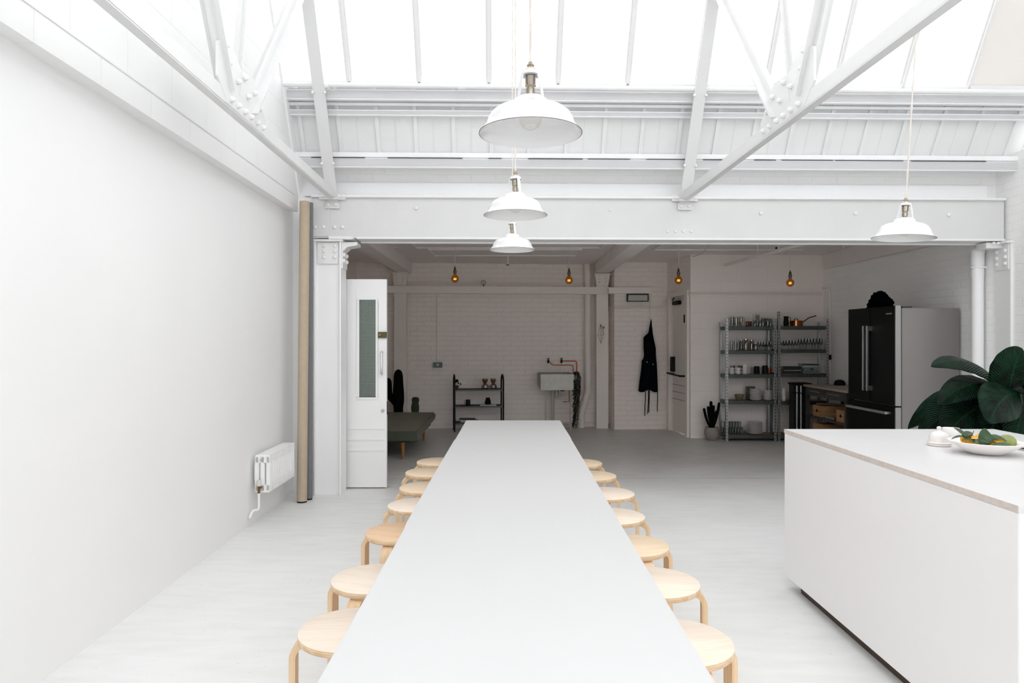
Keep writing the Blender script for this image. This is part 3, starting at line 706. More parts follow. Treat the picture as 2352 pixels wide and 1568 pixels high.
for side, lst, sg in (('left', LS, -1), ('right', RSX, 1)):
    for i, (px, py, a, tone) in enumerate(lst):
        Yt = (H-.45)*F/(py-CY); Xt = X_(px, Yt); th_ = math.atan2(abs(Xt), Yt)
        x = Xt-sg*.175*math.cos(th_); y = Yt+.175*math.sin(th_)
        nm = ordn[i]+(' of the seven' if i in (0, 6) else ' stool from the camera'*0+' from the camera')
        stool(x, y, a, tone, '%s birch stool, %s, on the %s side of the table' % (tn[tone], nm, side), side)

# ------------------------------------------------------------------ island
IX0, IX1, IY0, IY1 = 1.554, 2.752, 2.095, 3.90
t = thing('kitchen_island', 'large white kitchen island on a recessed dark plinth', 'kitchen island', ((IX0+IX1)/2, (IY0+IY1)/2, 0))
cx_, cy_ = t.location.x, t.location.y; hx, hy = (IX1-IX0)/2, (IY1-IY0)/2
MB().box(-hx+.002, hx-.002, -hy+.002, hy-.002, .07, .878).build('cabinet', 'island_white', t, smooth=False, bevel=.002)
MB().box(-hx+.055, hx-.08, -hy+.06, hy-.10, 0, .069).build('plinth', 'dark_plinth', t, smooth=False)
b = MB(); b.box(-hx, hx, -hy, hy, .879, .90)
me_o = b.build('countertop', ['counter_top', 'counter_edge'], t, smooth=False)
for p in me_o.data.polygons:
    if p.normal.x < -.5: p.material_index = 1
# butter dish
t = thing('butter_dish', 'small domed stoneware butter dish with a knob lid, left of the fruit bowl', 'butter dish', (X_(2157, 3.29), 3.29, .9005))
MB().lathe([(0, 0), (.046, 0), (.051, .004), (.0515, .009), (.048, .011), (.0, .011)], 36).build('plate', 'stoneware', t)
MB().lathe([(0, .0115), (.0515, .0115), (.0525, .016), (.045, .019), (.0435, .035), (.041, .05), (.034, .061), (.02, .068), (.009, .071), (.006, .075), (.010, .081), (.0105, .087), (.006, .092), (0, .093)], 36).build('lid', 'stoneware', t)
# small bowl behind
t = thing('small_bowl', 'small white bowl behind the domed butter dish', 'bowl', (X_(2184, 3.6), 3.6, .9005))
MB().loop([(.001, 0), (.022, 0), (.034, .012), (.040, .045), (.037, .045), (.031, .014), (.02, .006), (.001, .006)], 32).build('body', 'bowl_white', t)
# fruit bowl
FB = Vector((X_(2264, 3.055), 3.055, .9005))
t = thing('fruit_bowl', 'wide shallow white bowl full of citrus fruit on the island', 'bowl', FB)
MB().loop([(r_*.89, z_*.95) for r_, z_ in [(.001, 0), (.055, 0), (.07, .002), (.105, .018), (.145, .042), (.166, .058), (.163, .060), (.138, .047), (.10, .024), (.06, .009), (.001, .008)]], 56).build('body', 'bowl_white', t, ang=60)
def fruit(name, x, y, z, r, m, label, sc=(1, 1, 1), rz=0, tilt=0, cat='lemon'):
    b = MB(); pr_ = []
    for i in range(15):
        a = PI*i/14; rr = math.sin(a)*r; zz = -math.cos(a)*r*1.22
        if cat == 'lemon' and i in (13, 14): zz += r*.10
        pr_.append((rr if 0 < i < 14 else 0, zz))
    b.lathe(pr_, 24); o = b.build('peel', m)
    o.rotation_euler = (0, 0, 0); mx = Matrix.Rotation(rz, 4, 'Z') @ Matrix.Rotation(PI/2+tilt, 4, 'Y'); o.data.transform(mx)
    o.name = name; o.location = (FB.x+x, FB.y+y, FB.z+z+.004); tag(o, label, cat, 'fruit in the white bowl'); return o
fruit('lemon', -.050, .045, .055, .029, 'lemon', 'lemon at the back left of the fruit bowl, beside the leafy twig', rz=.5)
fruit('lemon', -.058, -.022, .046, .026, 'lemon_pale', 'paler lemon half hidden left of the tall upright leaf', rz=-.6)
fruit('lemon', .026, .055, .054, .029, 'lemon_pale', 'lemon at the back of the bowl, behind the tall upright leaf', rz=.3)
fruit('lemon', .016, -.040, .042, .028, 'lemon', 'bright lemon in front, between the upright leaf and the green fruit', rz=-.15)
fruit('lemon', .022, .010, .034, .024, 'lemon', 'lemon lying deepest in the middle of the bowl', rz=1.2)
fruit('green_citrus', .086, -.012, .050, .033, 'citrus_green', 'dull green citrus fruit at the right of the bowl', rz=.2, cat='fruit')
def leaf_geo(B, Cc, T, W, up, n=14, m=6, fold=.25, sag=0.0, wave=0.0, tip=1.0):
    B, Cc, T, up = Vector(B), Vector(Cc), Vector(T), Vector(up).normalized()
    vs, fs, uvs = [], [], []
    for i in range(n+1):
        t = i/n; p = B*(1-t)**2+Cc*2*t*(1-t)+T*t*t; d = ((Cc-B)*(1-t)+(T-Cc)*t).normalized()
        sd = d.cross(up); sd = sd.normalized() if sd.length > 1e-5 else Vector((1, 0, 0)); nn = sd.cross(d).normalized()
        wd = W/2*(math.sin(PI*min(1, (t*.985+.015))**.82)**.72) if 0 < t < 1 else 0.0015
        for j in range(-m, m+1):
            q = j/m; z = -abs(q)**1.6*wd*fold*-1
            ripple = wave*wd*math.sin(t*38-abs(q)*7)*abs(q)
            vs.append(p+sd*(wd*q)+nn*(abs(q)*wd*fold-abs(q)**2*wd*sag+ripple)); uvs.append((q, t))
    k = 2*m+1
    for i in range(n):
        for j in range(2*m): fs.append((i*k+j, i*k+j+1, (i+1)*k+j+1, (i+1)*k+j))
    return vs, fs, uvs
def leaf_obj(name, mt, parent, args, world=False, thick=.0012, **kw):
    vs, fs, uvs = leaf_geo(*args, **kw)
    me = bpy.data.meshes.new(name); me.from_pydata([tuple(v) for v in vs], [], fs); me.materials.append(M[mt])
    uvl = me.uv_layers.new(name='UVMap')
    for lp in me.loops: uvl.data[lp.index].uv = uvs[lp.vertex_index]
    me.polygons.foreach_set('use_smooth', [True]*len(me.polygons))
    o = bpy.data.objects.new(name, me); C.objects.link(o)
    md = o.modifiers.new('thickness', 'SOLIDIFY'); md.thickness = thick
    if parent is not None:
        o.parent = parent
        if world: o.matrix_parent_inverse = wm(parent).inverted()
    return o
tw = thing('lemon_twig', 'leafy lemon twig with dark green leaves lying over the left rim of the fruit bowl', 'leaves', FB+Vector((.012, 0, 0)), 0)
MB().tube([(-.11, .01, .062), (-.06, .02, .078), (-.045, .03, .098)], [.0025, .002, .0015], 6).build('stem', 'leaf_lemon', tw)
for B_, C_, T_, W_, up in (((-.08, .0, .068), (-.12, -.01, .088), (-.175, -.015, .068), .036, (0, 0, 1)), ((-.08, -.03, .062), (-.11, -.04, .078), (-.15, -.05, .066), .038, (0, 0, 1)),
                           ((-.085, -.05, .060), (-.06, -.06, .072), (-.005, -.075, .056), .034, (0, -.3, 1)), ((-.09, .01, .075), (-.11, .02, .096), (-.135, .03, .112), .032, (0, -.5, 1)), ((-.11, -.06, .062), (-.08, -.075, .07), (-.05, -.085, .06), .036, (0, -.4, 1)), ((-.10, .02, .07), (-.08, .02, .095), (-.05, .03, .088), .03, (0, -.6, 1))):
    leaf_obj('leaf', 'leaf_lemon', tw, (B_, C_, T_, W_, up), fold=.2)
tl = thing('lemon_leaf', 'tall upright dark green leaf in the middle of the fruit bowl', 'leaf', FB)
leaf_obj('blade', 'leaf_lemon', tl, ((-.045, -.060, .042), (-.052, -.065, .082), (-.036, -.048, .120), .066, (0, -1, .1)), fold=.25)
tl = thing('lemon_leaf', 'curled dark leaf arching over the front lemon beside the green fruit', 'leaf', FB)
leaf_obj('blade', 'leaf_lemon', tl, ((-.022, -.045, .07), (.01, -.05, .112), (.05, -.065, .064), .042, (0, -.4, 1)), fold=-.3)
tl = thing('lemon_leaf', 'flat dark leaf lying on the front rim under the bright lemon', 'leaf', FB)
leaf_obj('blade', 'leaf_lemon', tl, ((-.035, -.095, .052), (.0, -.105, .062), (.04, -.098, .056), .026, (0, -.5, 1)), fold=.1)
t = thing('hob', 'black glass hob edge set on the island behind the fruit bowl', 'hob', (2.53, 2.87, .9002))
MB().box(-.175, .175, -.32, .32, 0, .006).build('glass_plate', 'black', t, smooth=False, bevel=.002)
MB().box(-.183, -.1755, -.325, .32, 0, .007).build('trim_strip', 'steel', t, smooth=False)

# ------------------------------------------------------------------ pendants
def pendant(loc, label, rz=0, tilt=0.0, top=4.6):
    R_ = .15
    t = thing('pendant_lamp', label, 'pendant lamp', loc, rz, 'white enamel pendant lamps'); t.rotation_euler = (0, tilt, rz)
    pr_ = [(1, 0), (.93, .07), (.875, .135), (.85, .20), (.825, .27), (.77, .365), (.68, .44), (.56, .495), (.38, .545), (.355, .565), (.345, .60), (.32, .64), (.27, .655)]
    outp = [(r*R_, z*R_) for r, z in pr_]; inn = [((r-.013)*R_, (z-.012)*R_) for r, z in reversed(pr_)]
    MB().loop(outp+inn, 72).build('shade', 'enamel', t, ang=60)
    b = MB(); b.loop([(R_+.0007, -.0010), (R_+.0007, .0004), (R_-.0010, .0004), (R_-.0010, -.0010)], 72); b.build('rim', 'rim_dark', t)
    b = MB()
    for k in range(3):
        a = 2*PI*k/3+.5; 
        for q in range(1):
            lo = Vector((math.cos(a)*.041, math.sin(a)*.041, .655*R_)); hi = Vector((math.cos(a)*.026, math.sin(a)*.026, 1.16*R_))
            b.bar(lo, hi, .014, .0025, (-math.sin(a), math.cos(a), 0))
    b.loop([(.043, .64*R_), (.042, .68*R_), (.039, .68*R_), (.039, .64*R_)], 32)
    b.lathe([(.028, 1.12*R_), (.028, 1.15*R_), (.024, 1.20*R_), (.012, 1.215*R_), (.0, 1.215*R_)], 32); b.build('gallery', 'enamel', t)
    MB().lathe([(.019, 1.205*R_), (.016, 1.25*R_), (.009, 1.28*R_), (.0085, 1.30*R_), (.011, 1.31*R_), (.011, 1.33*R_), (.007, 1.345*R_), (.007, 1.38*R_), (0, 1.39*R_)], 24).build('cap', 'brass_old', t)
    MB().lathe([(0, .74*R_), (.012, .74*R_), (.014, .80*R_), (.0145, .86*R_), (.012, .87*R_), (.012, .90*R_), (.0155, .92*R_), (.0165, 1.10*R_), (0, 1.10*R_)], 24).build('lamp_holder', 'brass_old', t)
    MB().lathe([(0, .07*R_), (.012, .08*R_), (.024, .13*R_), (.032, .22*R_), (.034, .32*R_), (.031, .44*R_), (.022, .58*R_), (.014, .70*R_), (.012, .76*R_)], 28).build('bulb', 'bulb_clear', t)
    # twisted flex
    n = int((top-loc[2])/.02); b = MB()
    for ph in (0, PI):
        b.tube([(math.cos(i*.5+ph)*.0022, math.sin(i*.5+ph)*.0022, 1.38*R_+i*(top-loc[2]-1.38*R_)/n) for i in range(n+1)], .0026, 6)
    b.build('flex', 'cord_white', t)
    return t
def rz_at(v): return BZ+(RZ-BZ)*(v-BV)/(RV-BV)+.06
pendant((X_(1218.5, 1.99), 1.99, H+(CY-306.5)/F*1.99), 'nearest and largest-looking white enamel pendant lamp over the table', 1.05, 0, rz_at(1.99))
pendant((X_(1184, 3.22), 3.22, H+(CY-494)/F*3.22), 'middle one of the three white enamel pendant lamps over the table', .55, 0, rz_at(3.22))
pendant((X_(1176.7, 4.50), 4.50, H+(CY-573.5)/F*4.50), 'farthest white enamel pendant lamp over the table, in front of the girder', 2.6, 0, RZ-.05)
pendant((X_(2075, 3.54), 3.54, H+(CY-547)/F*3.54), 'slightly tilted white enamel pendant lamp hanging over the island', 2.75, -.055, rz_at(3.54))

# bare amber bulbs
def bulb(px, py, label):
    Y = 8.3; p = at(px, py, Y)
    t = thing('pendant_bulb', label, 'pendant bulb', p, 0, 'bare amber globe bulbs in the back room')
    MB().lathe([(0, -.047)]+[(math.sin(a)*.047, -math.cos(a)*.047) for a in [PI*i/14 for i in range(1, 12)]]+[(.016, .052), (.013, .06)], 28).build('glass_globe', 'bulb_amber', t)
    b = MB()
    for k in range(4): b.tube([(-.014+.009*k, 0, -.010), (-.012+.009*k, 0, .012)], .0011, 5)
    b.tube([(-.018, .0, -.011), (.018, .0, -.011)], .0016, 5); b.build('filament', 'filament', t)
    MB().lathe([(0, .055), (.017, .055), (.018, .075), (.021, .08), (.021, .095), (.015, .10), (.0145, .125), (.008, .135), (.006, .15), (0, .15)], 20).build('lamp_holder', 'brass_dark', t)
    MB().tube([(0, 0, .15), (.001, 0, 2.63-p.z)], .003, 6).build('flex', 'cord_grey', t)
    MB().lathe([(0, 2.60-p.z), (.03, 2.605-p.z), (.032, 2.63-p.z), (0, 2.63-p.z)], 16).build('ceiling_rose', 'paint_back', t)
bulb(1045, 640, 'leftmost bare amber bulb, hanging above the black trolley')
bulb(1307, 643.5, 'bare amber bulb hanging above the stone sink')
bulb(1558.5, 643.5, 'bare amber bulb hanging before the fire door')
bulb(1815, 649.5, 'rightmost bare amber bulb, hanging above the metal shelving')

# ------------------------------------------------------------------ open white door leaf
DY = 6.47
x0, x1 = X_(795, DY), X_(888, DY); zt = Z_(641, DY)
t = thing('door_2', None, None, ((x0), DY, 0)); struct(t); W_ = x1-x0
wx0, wx1, wz0, wz1 = X_(825, DY)-x0, X_(863, DY)-x0, Z_(912, DY), Z_(688, DY)
b = MB(); b.box(0, wx0, 0, .042, .012, zt); b.box(wx1, W_, 0, .042, .012, zt); b.box(wx0, wx1, 0, .042, .012, wz0); b.box(wx0, wx1, 0, .042, wz1, zt)
b.build('door_leaf', 'door_paint', t, smooth=False)
b = MB()
for (a0, a1, c0, c1) in ((wx0-.022, wx1+.022, wz0-.022, wz0), (wx0-.022, wx1+.022, wz1, wz1+.022), (wx0-.022, wx0, wz0, wz1), (wx1, wx1+.022, wz0, wz1)): b.box(a0, a1, -.008, .0, c0, c1)
b.build('glazing_bead', 'door_paint', t, smooth=False, bevel=.003)
MB().box(wx0, wx1, .016, .022, wz0, wz1).build('glass', 'wire_glass', t, smooth=False)
b = MB()
for py in (984, 1009, 1034): b.box(.0, W_-.02, -.006, 0, Z_(py+1.5, DY), Z_(py-1.5, DY))
b.build('panel_moulding', 'door_paint', t, smooth=False, bevel=.001)
lk = MB().box(X_(869, DY)-x0, W_+.004, -.022, -.0005, Z_(776, DY), Z_(762, DY)).build('lock', 'brass_dark', t, smooth=False, bevel=.003); lk['label'] = 'old brass rim lock'
MB().lathe([(0, -.034), (.012, -.034), (.013, -.022), (0, -.022)], 16, (X_(874, DY)-x0, 0, Z_(769, DY)), 'y').build('lock_knob', 'brass', lk)
hxp = X_(878, DY)-x0; h0, h1 = Z_(861, DY), Z_(806, DY)
h = MB().tube(fillet([(hxp, 0, h0+.01), (hxp, -.045, h0+.01), (hxp, -.045, h1-.01), (hxp, 0, h1-.01)], .015), .008, 10).build('door_handle', 'chrome', t); h['label'] = 'chrome pull handle'
MB().lathe([(0, -.007), (.016, -.007), (.017, 0), (0, 0)], 20, (X_(879, DY)-x0, 0, Z_(943, DY)), 'y').build('escutcheon', 'steel', t)
MB().box(W_, W_+.002, .008, .03, Z_(952, DY), Z_(922, DY)).build('latch_plate', 'black_metal', t, smooth=False)

# fire door in the side wall
t = thing('door_1', None, None, (dA.x, dA.y, 0), da); struct(t)
b = MB(); b.box(.07, .15, -.03, .14, 0, DH+.07); b.box(dl-.14, dl-.06, -.03, .14, 0, DH+.07); b.box(.15, dl-.14, -.03, .14, DH, DH+.07)
b.box(.15, .17, .02, .14, 0, DH); b.build('door_frame', 'paint_back', t, smooth=False, bevel=.003)
MB().box(.172, dl-.142, .03, .075, .012, DH-.003).build('door_leaf', 'paint_back', t, smooth=False)
b = MB()
for z in (.50, .61, .72): b.box(.172, dl-.142, .024, .03, z, z+.008)
b.build('panel_moulding', 'pot_grey', t, smooth=False)  # grey colour stands in for the shading along the painted mouldings
b = MB(); b.box(.30, .56, -.03, .03, DH-.12, DH-.06); b.build('door_closer', 'black_metal', t, smooth=False, bevel=.008)
b = MB(); b.bar((.34, -.03, DH-.05), (.6, -.10, DH-.03), .02, .01, (0, 1, 0)); b.build('closer_arm', 'black', t, smooth=False)
b = MB(); b.tube(fillet([(.24, .03, .88), (.24, -.09, .90), (.83, -.09, .88), (.83, .03, .88)], .03), .014, 8); b.build('push_bar', 'black_metal', t)
MB().box(.22, .29, -.03, .03, .92, 1.15).build('latch_box', 'black_metal', t, smooth=False, bevel=.006)
MB().box(dl-.34, dl-.26, .022, .03, 1.66, 1.78).build('door_sign', 'black', t, smooth=False)

# ------------------------------------------------------------------ radiator on left wall
RY0, RY1 = 5.22, 5.85; RX0 = X_(584, RY0)+.0; RX1 = X_(616, RY0)
xw = UL*cT-5.5*sT
t = thing('radiator', 'low white column radiator on the left wall', 'radiator', (-1.907, (RY0+RY1)/2, .245), .012)
ns = 15; dy = (RY1-RY0)/ns; hh = .285
for k in range(ns):
    y = -(RY1-RY0)/2+dy*(k+.5); b = MB()
    for xx in (-.036, 0, .036): b.tube([(xx, y, .03), (xx, y, hh-.03)], .0165, 8)
    for zz in (.028, hh-.028): b.tube([(-.036, y, zz), (.036, y, zz)], .0215, 10)
    b.cbox((0, y, .03), (.098, dy*.80, .06)); b.cbox((0, y, hh-.03), (.098, dy*.80, .06))
    b.build('column_section', 'radiator', t, ang=50, bevel=.0)
b = MB(); b.cbox((0, -(RY1-RY0)/2+.003, hh/2), (.098, .010, hh)); 
# slotted end panel made of frame strips
b = MB(); y = -(RY1-RY0)/2-.004
for xx in (-.043, 0, .043): b.box(xx-.0155, xx+.0155, y-.012, y+.010, .01, hh-.01)
b.box(-.056, .056, y-.012, y+.010, 0, .06); b.box(-.056, .056, y-.012, y+.010, hh-.06, hh); b.build('end_section', 'radiator', t, smooth=False, bevel=.004)
MB().lathe([(0, -.006), (.009, -.006), (.010, 0), (0, 0)], 14, (-.012, y-.012, hh-.035), 'y').build('bleed_plug', 'chrome', t)
v = MB().tube([(-.02, y-.03, .0), (-.02, y-.03, .055)], .010, 10).tube([(-.02, y-.03, .03), (.006, y-.045, .05)], .007, 8).build('valve', 'brass', t); v['label'] = 'brass radiator valve'
MB().tube([(-.02, y-.03, .055), (-.02, y-.03, .10)], .016, 12).build('valve_cap', 'ceramic', t)
MB().tube(fillet([(-.02, y-.03, .0), (-.02, y-.03, -.125), (-.065, y-.03, -.13), (-.065, y-.10, -.17)], .02), .009, 10).build('pipe', 'radiator', t)
MB().tube(fillet([(-.03, -y-.03, .03), (-.03, -y-.03, -.02), (-.05, -y-.06, -.035), (-.05, y+.1, -.03)], .02), .008, 10).build('pipe', 'radiator', t)
for yy in (-.25, .25): MB().box(-.085, -.040, yy-.02, yy+.02, .08, .2).build('wall_bracket', 'radiator', t, smooth=False)

# carpet / paper rolls
def roll(px0, px1, pt0, pt1, y0, y1, Y, m, label):
    xb, xt = X_((px0+px1)/2, Y), X_((pt0+pt1)/2, Y+.08); r = (px1-px0)/2/F*Y
    t = thing('paper_roll', label, 'roll', (xb, Y, 0))
    zt_ = Z_(y1, Y+.08)
    MB().tube([(0, 0, .012), (xt-xb, .08, zt_)], r, 28).build('roll', m, t)
    MB().tube([(0, 0, 0), (0, 0, .012)], r*.96, 28).build('core', 'rubber', t)
roll(682, 705, 689, 711, 1152, 463, 5.93, 'kraft', 'tall beige roll of paper leaning in the corner by the column')
roll(702, 717.5, 706, 717, 1147, 466, 6.03, 'grey_roll', 'tall thinner grey roll leaning right behind the beige roll')

# ------------------------------------------------------------------ fridge
FX, FY0, FY1 = 3.89, 6.93, 7.90
t = thing('fridge', 'tall dark steel french-door fridge against the right wall', 'fridge', (FX, FY0, 0), .02)
DT = .062; Wd = .93; Dp = .60; zb = 1.732; zd = 1.757
MB().box(DT+.006, DT+Dp, 0, Wd, .03, zb).build('body', 'fridge_side', t, smooth=False, bevel=.004)
MB().box(DT+.05, DT+Dp-.05, .03, Wd-.03, 0, .029).build('base', 'black', t, smooth=False)
b = MB(); b.box(DT+.02, DT+.12, .01, .12, zb, zb+.02); b.box(DT+.02, DT+.12, Wd-.12, Wd-.01, zb, zb+.02); b.build('hinge_cover', 'galv_dark', t, smooth=False, bevel=.004)
zs = Z_(933, FY0+.05)
for y0, y1 in ((.0, .462), (.468, Wd)):
    d = MB().box(0, DT, y0, y1, zs+.008, zd)
    me_ = d.build('door', ['fridge_door', 'steel'], t, smooth=False, bevel=.004)
    for p in me_.data.polygons:
        if p.normal.y < -.5 and y0 == 0: p.material_index = 1
    yh = y1-.035 if y0 == 0 else y0+.035
    z0_, z1_ = Z_(897, FY0+.45), Z_(748, FY0+.45)
    hb = MB(); hb.cbox((-.055, yh, (z0_+z1_)/2), (.02, .028, z1_-z0_)); hb.cbox((-.025, yh, z0_+.03), (.05, .024, .05)); hb.cbox((-.025, yh, z1_-.03), (.05, .024, .05))
    hb.build('handle', 'steel', me_, smooth=False, bevel=.003)
d = MB().box(0, DT, 0, Wd, .06, zs-.008).build('freezer_drawer', ['fridge_door', 'steel'], t, smooth=False, bevel=.004)
for p in d.data.polygons:
    if p.normal.y < -.5: p.material_index = 1
hb = MB(); hb.cbox((-.055, Wd/2, zs-.07), (.02, Wd-.14, .028)); hb.cbox((-.025, .09, zs-.07), (.05, .04, .024)); hb.cbox((-.025, Wd-.09, zs-.07), (.05, .04, .024)); hb.build('handle', 'steel', d, smooth=False, bevel=.003)
b = MB()
for k in range(6): b.box(-.0012, 0, .06+k*.018, .072+k*.018, zd-.085, zd-.072)
b.build('badge', 'steel', t, smooth=False)
# dark curly plant on fridge
t = thing('curly_plant', 'black-looking curly clump of leaves on top of the fridge', 'plant', (FX+.16, FY0+.58, zb+.001))
b = MB(); b.lathe([(0, 0), (.07, 0), (.085, .03), (.075, .04), (0, .04)], 20); b.build('pot', 'black', t)
b = MB(); rr = random.Random(3)
for k in range(60):
    a = rr.random()*2*PI; e = (k+.5)/60; rad = .105*math.sqrt(max(.02, 1-e**1.6))*(.8+.3*rr.random()); z = .035+e*.16; r = .019+.014*rr.random()
    b.sphere((math.cos(a)*rad, math.sin(a)*rad, z), r, 8, 6, (1.2, 1, .9))
    b.tube([(math.cos(a+i*.25)*rad*(1+.05*i), math.sin(a+i*.25)*rad*(1+.05*i), z+.02*math.sin(i*1.1)) for i in range(5)], [.012, .014, .013, .010, .006], 6)
b.build('leaves', 'black_matte', t)

# ------------------------------------------------------------------ steel shelving
SYF, SYB = 9.47, 9.755
def shelving(xa, xb, zs_, label, tall=None):
    t = thing('shelving_unit', label, 'shelving', ((xa+xb)/2, SYF, 0)); hw = (xb-xa)/2; dep = SYB-SYF
    for sx in (-1, 1):
        for yy in (0, dep):
            zt_ = 1.665 if yy else 1.70
            if tall and sx < 0 and yy == 0: zt_ = tall
            b = MB(); s2 = -sx; sy2 = 1 if yy == 0 else -1
            b.box(min(sx*hw, sx*hw+s2*.034), max(sx*hw, sx*hw+s2*.034), min(yy, yy+sy2*.002), max(yy, yy+sy2*.002), 0, zt_)
            b.box(min(sx*hw, sx*hw+s2*.002), max(sx*hw, sx*hw+s2*.002), min(yy, yy+sy2*.034), max(yy, yy+sy2*.034), 0, zt_)
            p = b.build('post', 'galv', t, smooth=False)
            if yy == 0:
                bb = MB(); n = int(zt_/.045)
                for k in range(n):
                    xx = sx*hw+s2*.017; bb.box(xx-.0045, xx+.0045, -.0012, -.0002, .03+k*.045, .045+k*.045)
                bb.build('slots', 'black', p, smooth=False)
    for z in zs_:
        b = MB(); b.box(-hw+.003, hw-.003, .003, .006, z-.048, z); b.box(-hw+.003, hw-.003, dep-.006, dep-.003, z-.048, z)
        b.box(-hw+.003, -hw+.006, .006, dep-.006, z-.048, z); b.box(hw-.006, hw-.003, .006, dep-.006, z-.048, z)
        sh = b.build('shelf', 'galv_dark', t, smooth=False)
        MB().box(-hw+.007, hw-.007, .007, dep-.007, z-.010, z+.002).build('board', 'amber_wood', sh, smooth=False)
    return t
ZA = [1.594, 1.259, .928, .561, .09]; ZB = [1.600, 1.274, .940, .555, .09]
shelving(2.965, 3.672, ZA, 'left galvanised steel shelving unit, beside the potted cactus')
shelving(3.69, 4.395, ZB, 'right galvanised steel shelving unit, in the corner behind the trolley', 1.80)
SM = 9.60
def gl_proto(name, label, r, h, m='clear_glass', kind='tumbler'):
    t = thing(name, label, {'drinking_glass': 'glass', 'glass_jar': 'jar', 'wine_glass': 'glass', 'glass_jug': 'jug', 'mug': 'mug'}.get(name, name.replace('_', ' ')))
    if kind == 'tumbler': MB().loop([(.0005, 0), (r*.86, 0), (r, h), (r*.94, h), (r*.80, .006), (.0005, .006)], 16).build('body', m, t)
    elif kind == 'goblet':
        MB().loop([(.0005, .001), (r*.8, .001), (r*.8, .004), (.004, .01), (.004, h*.4), (r*.7, h*.5), (r, h*.75), (r*.9, h), (r*.84, h), (r*.9, h*.75), (r*.6, h*.53), (.0005, h*.45)], 14).build('body', m, t)
    elif kind == 'jar':
        MB().loop([(.0005, 0), (r*.95, 0), (r, .01), (r, h*.82), (r*.85, h*.88), (r*.78, h*.88), (r*.92, h*.8), (r*.92, .008), (.0005, .006)], 16).build('body', m, t)
        MB().lathe([(0, h*.88), (r*.9, h*.88), (r*.9, h*.97), (r*.3, h), (0, h)], 16).build('lid', 'clear_glass' if m == 'clear_glass' else 'steel', t)
    elif kind == 'jug':
        MB().loop([(.0005, 0), (r*.9, 0), (r, h*.3), (r*.8, h*.8), (r*.9, h), (r*.83, h), (r*.73, h*.8), (r*.92, h*.3), (.0005, .006)], 18).build('body', m, t)
        MB().tube(fillet([(r*.82, 0, h*.85), (r*1.7, 0, h*.85), (r*1.6, 0, h*.3), (r*.95, 0, h*.3)], .02), .004, 6).build('handle', m, t)
    elif kind == 'mug':
        MB().loop([(.0005, 0), (r*.85, 0), (r, h*.25), (r, h), (r*.92, h), (r*.92, h*.25), (r*.75, .006), (.0005, .006)], 20).build('body', m, t)
        MB().tube(fillet([(r*.98, 0, h*.82), (r*1.55, 0, h*.82), (r*1.5, 0, h*.3), (r*.98, 0, h*.25)], .012), .004, 6).build('handle', m, t)
    elif kind == 'cup': MB().loop([(.0005, 0), (r*.6, 0), (r*.72, h*.2), (r, h), (r*.9, h), (r*.62, h*.2), (.0005, .006)], 18).build('body', m, t)
    return t
used = {}
def item(key, px, z, label, group=None, y=SM, rz=0, **k):
    if key not in used:
        used[key] = gl_proto(*key[:1], label, *key[1:]); o = used[key]
    else: o = dup(used[key])
    o.location = (X_(px, y), y, z+.0025); o.rotation_euler = (0, 0, rz); o['label'] = label
    if group: o['group'] = group
    elif 'group' in o: del o['group']
    return o
u1 = 'the left shelving unit'; u2 = 'the right shelving unit'
zA = ZA[0]
item(('glass_jug', .034, .135, 'clear_glass', 'jug'), 1682, zA, 'tall clear glass jug at the left end of the top shelf', rz=2.5, y=9.66)
item(('glass_jug', .030, .130, 'clear_glass', 'jug'), 1691, zA, 'second clear glass jug on the top shelf, next to the beige cup', y=9.53)
item(('glass_jug', .030, .140, 'clear_glass', 'jug'), 1702, zA, 'clear glass jug standing behind the beige cup', y=9.69)
o = item(('mug', .044, .066, 'ceramic_beige', 'mug'), 1706, zA, 'wide beige stoneware cup on the top shelf of '+u1, y=9.55)
o = MB().box(-.036, .036, -.05, .05, 0, .072).build('dark_box', 'terracotta', smooth=False, bevel=.004); o.location = (X_(1719, 9.65), 9.65, zA+.003); tag(o, 'small dark brown box beside the beige cup on the top shelf', 'box')
JR = [(1734, .026, .095, 9.56), (1739.5, .028, .19, 9.68), (1746, .027, .10, 9.55), (1752, .028, .132, 9.66), (1760, .030, .132, 9.68), (1763.5, .026, .082, 9.55), (1770, .026, .125, 9.64)]
jl = ['short lidded glass jar, leftmost of the jars on the top shelf', 'tallest glass jar on the top shelf, with a flat lid', 'small glass jar in front of the tallest jar', 'glass jar with lid just right of the tallest jar', 'broad glass jar in the middle right of the top shelf', 'lowest glass jar, in front on the top shelf near the tall post', 'glass jar at the right end of the top shelf by the post']
for (px, r, h, y), lb in zip(JR, jl): item(('glass_jar', r, h, 'clear_glass', 'jar'), px, zA, lb, y=y)
zA = ZA[1]
for px, h, lb in ((1680, .132, 'tall narrow glass next to the front post on the second shelf'), (1689.5, .132, 'tall narrow glass in the middle of three on the second shelf'), (1695.5, .105, 'shorter narrow glass before the dark jars')):
    item(('drinking_glass', .019, h), px, zA, lb, y=9.56)
for px, r, h, y, lb in ((1703, .032, .150, 9.68, 'smoky glass jar, leftmost dark jar on the second shelf'), (1713, .038, .165, 9.55, 'largest smoky glass jar on the second shelf'), (1726, .032, .150, 9.62, 'smoky glass jar right of the largest one'), (1736, .026, .105, 9.57, 'small smoky glass jar before the row of goblets')):
    item(('glass_jar', r, h, 'ceramic_dark', 'jar') if 0 else ('glass_jar', r, h, 'chemex_glass', 'jar'), px, zA, lb, y=y)
for k in range(5):
    for y in (9.55, 9.67): item(('wine_glass', .020, .122, 'clear_glass', 'goblet'), 1744+k*6.6, zA, 'small clear goblet in the two rows on the second shelf of the left unit', 'goblets on the left unit', y=y)
zA = ZA[2]
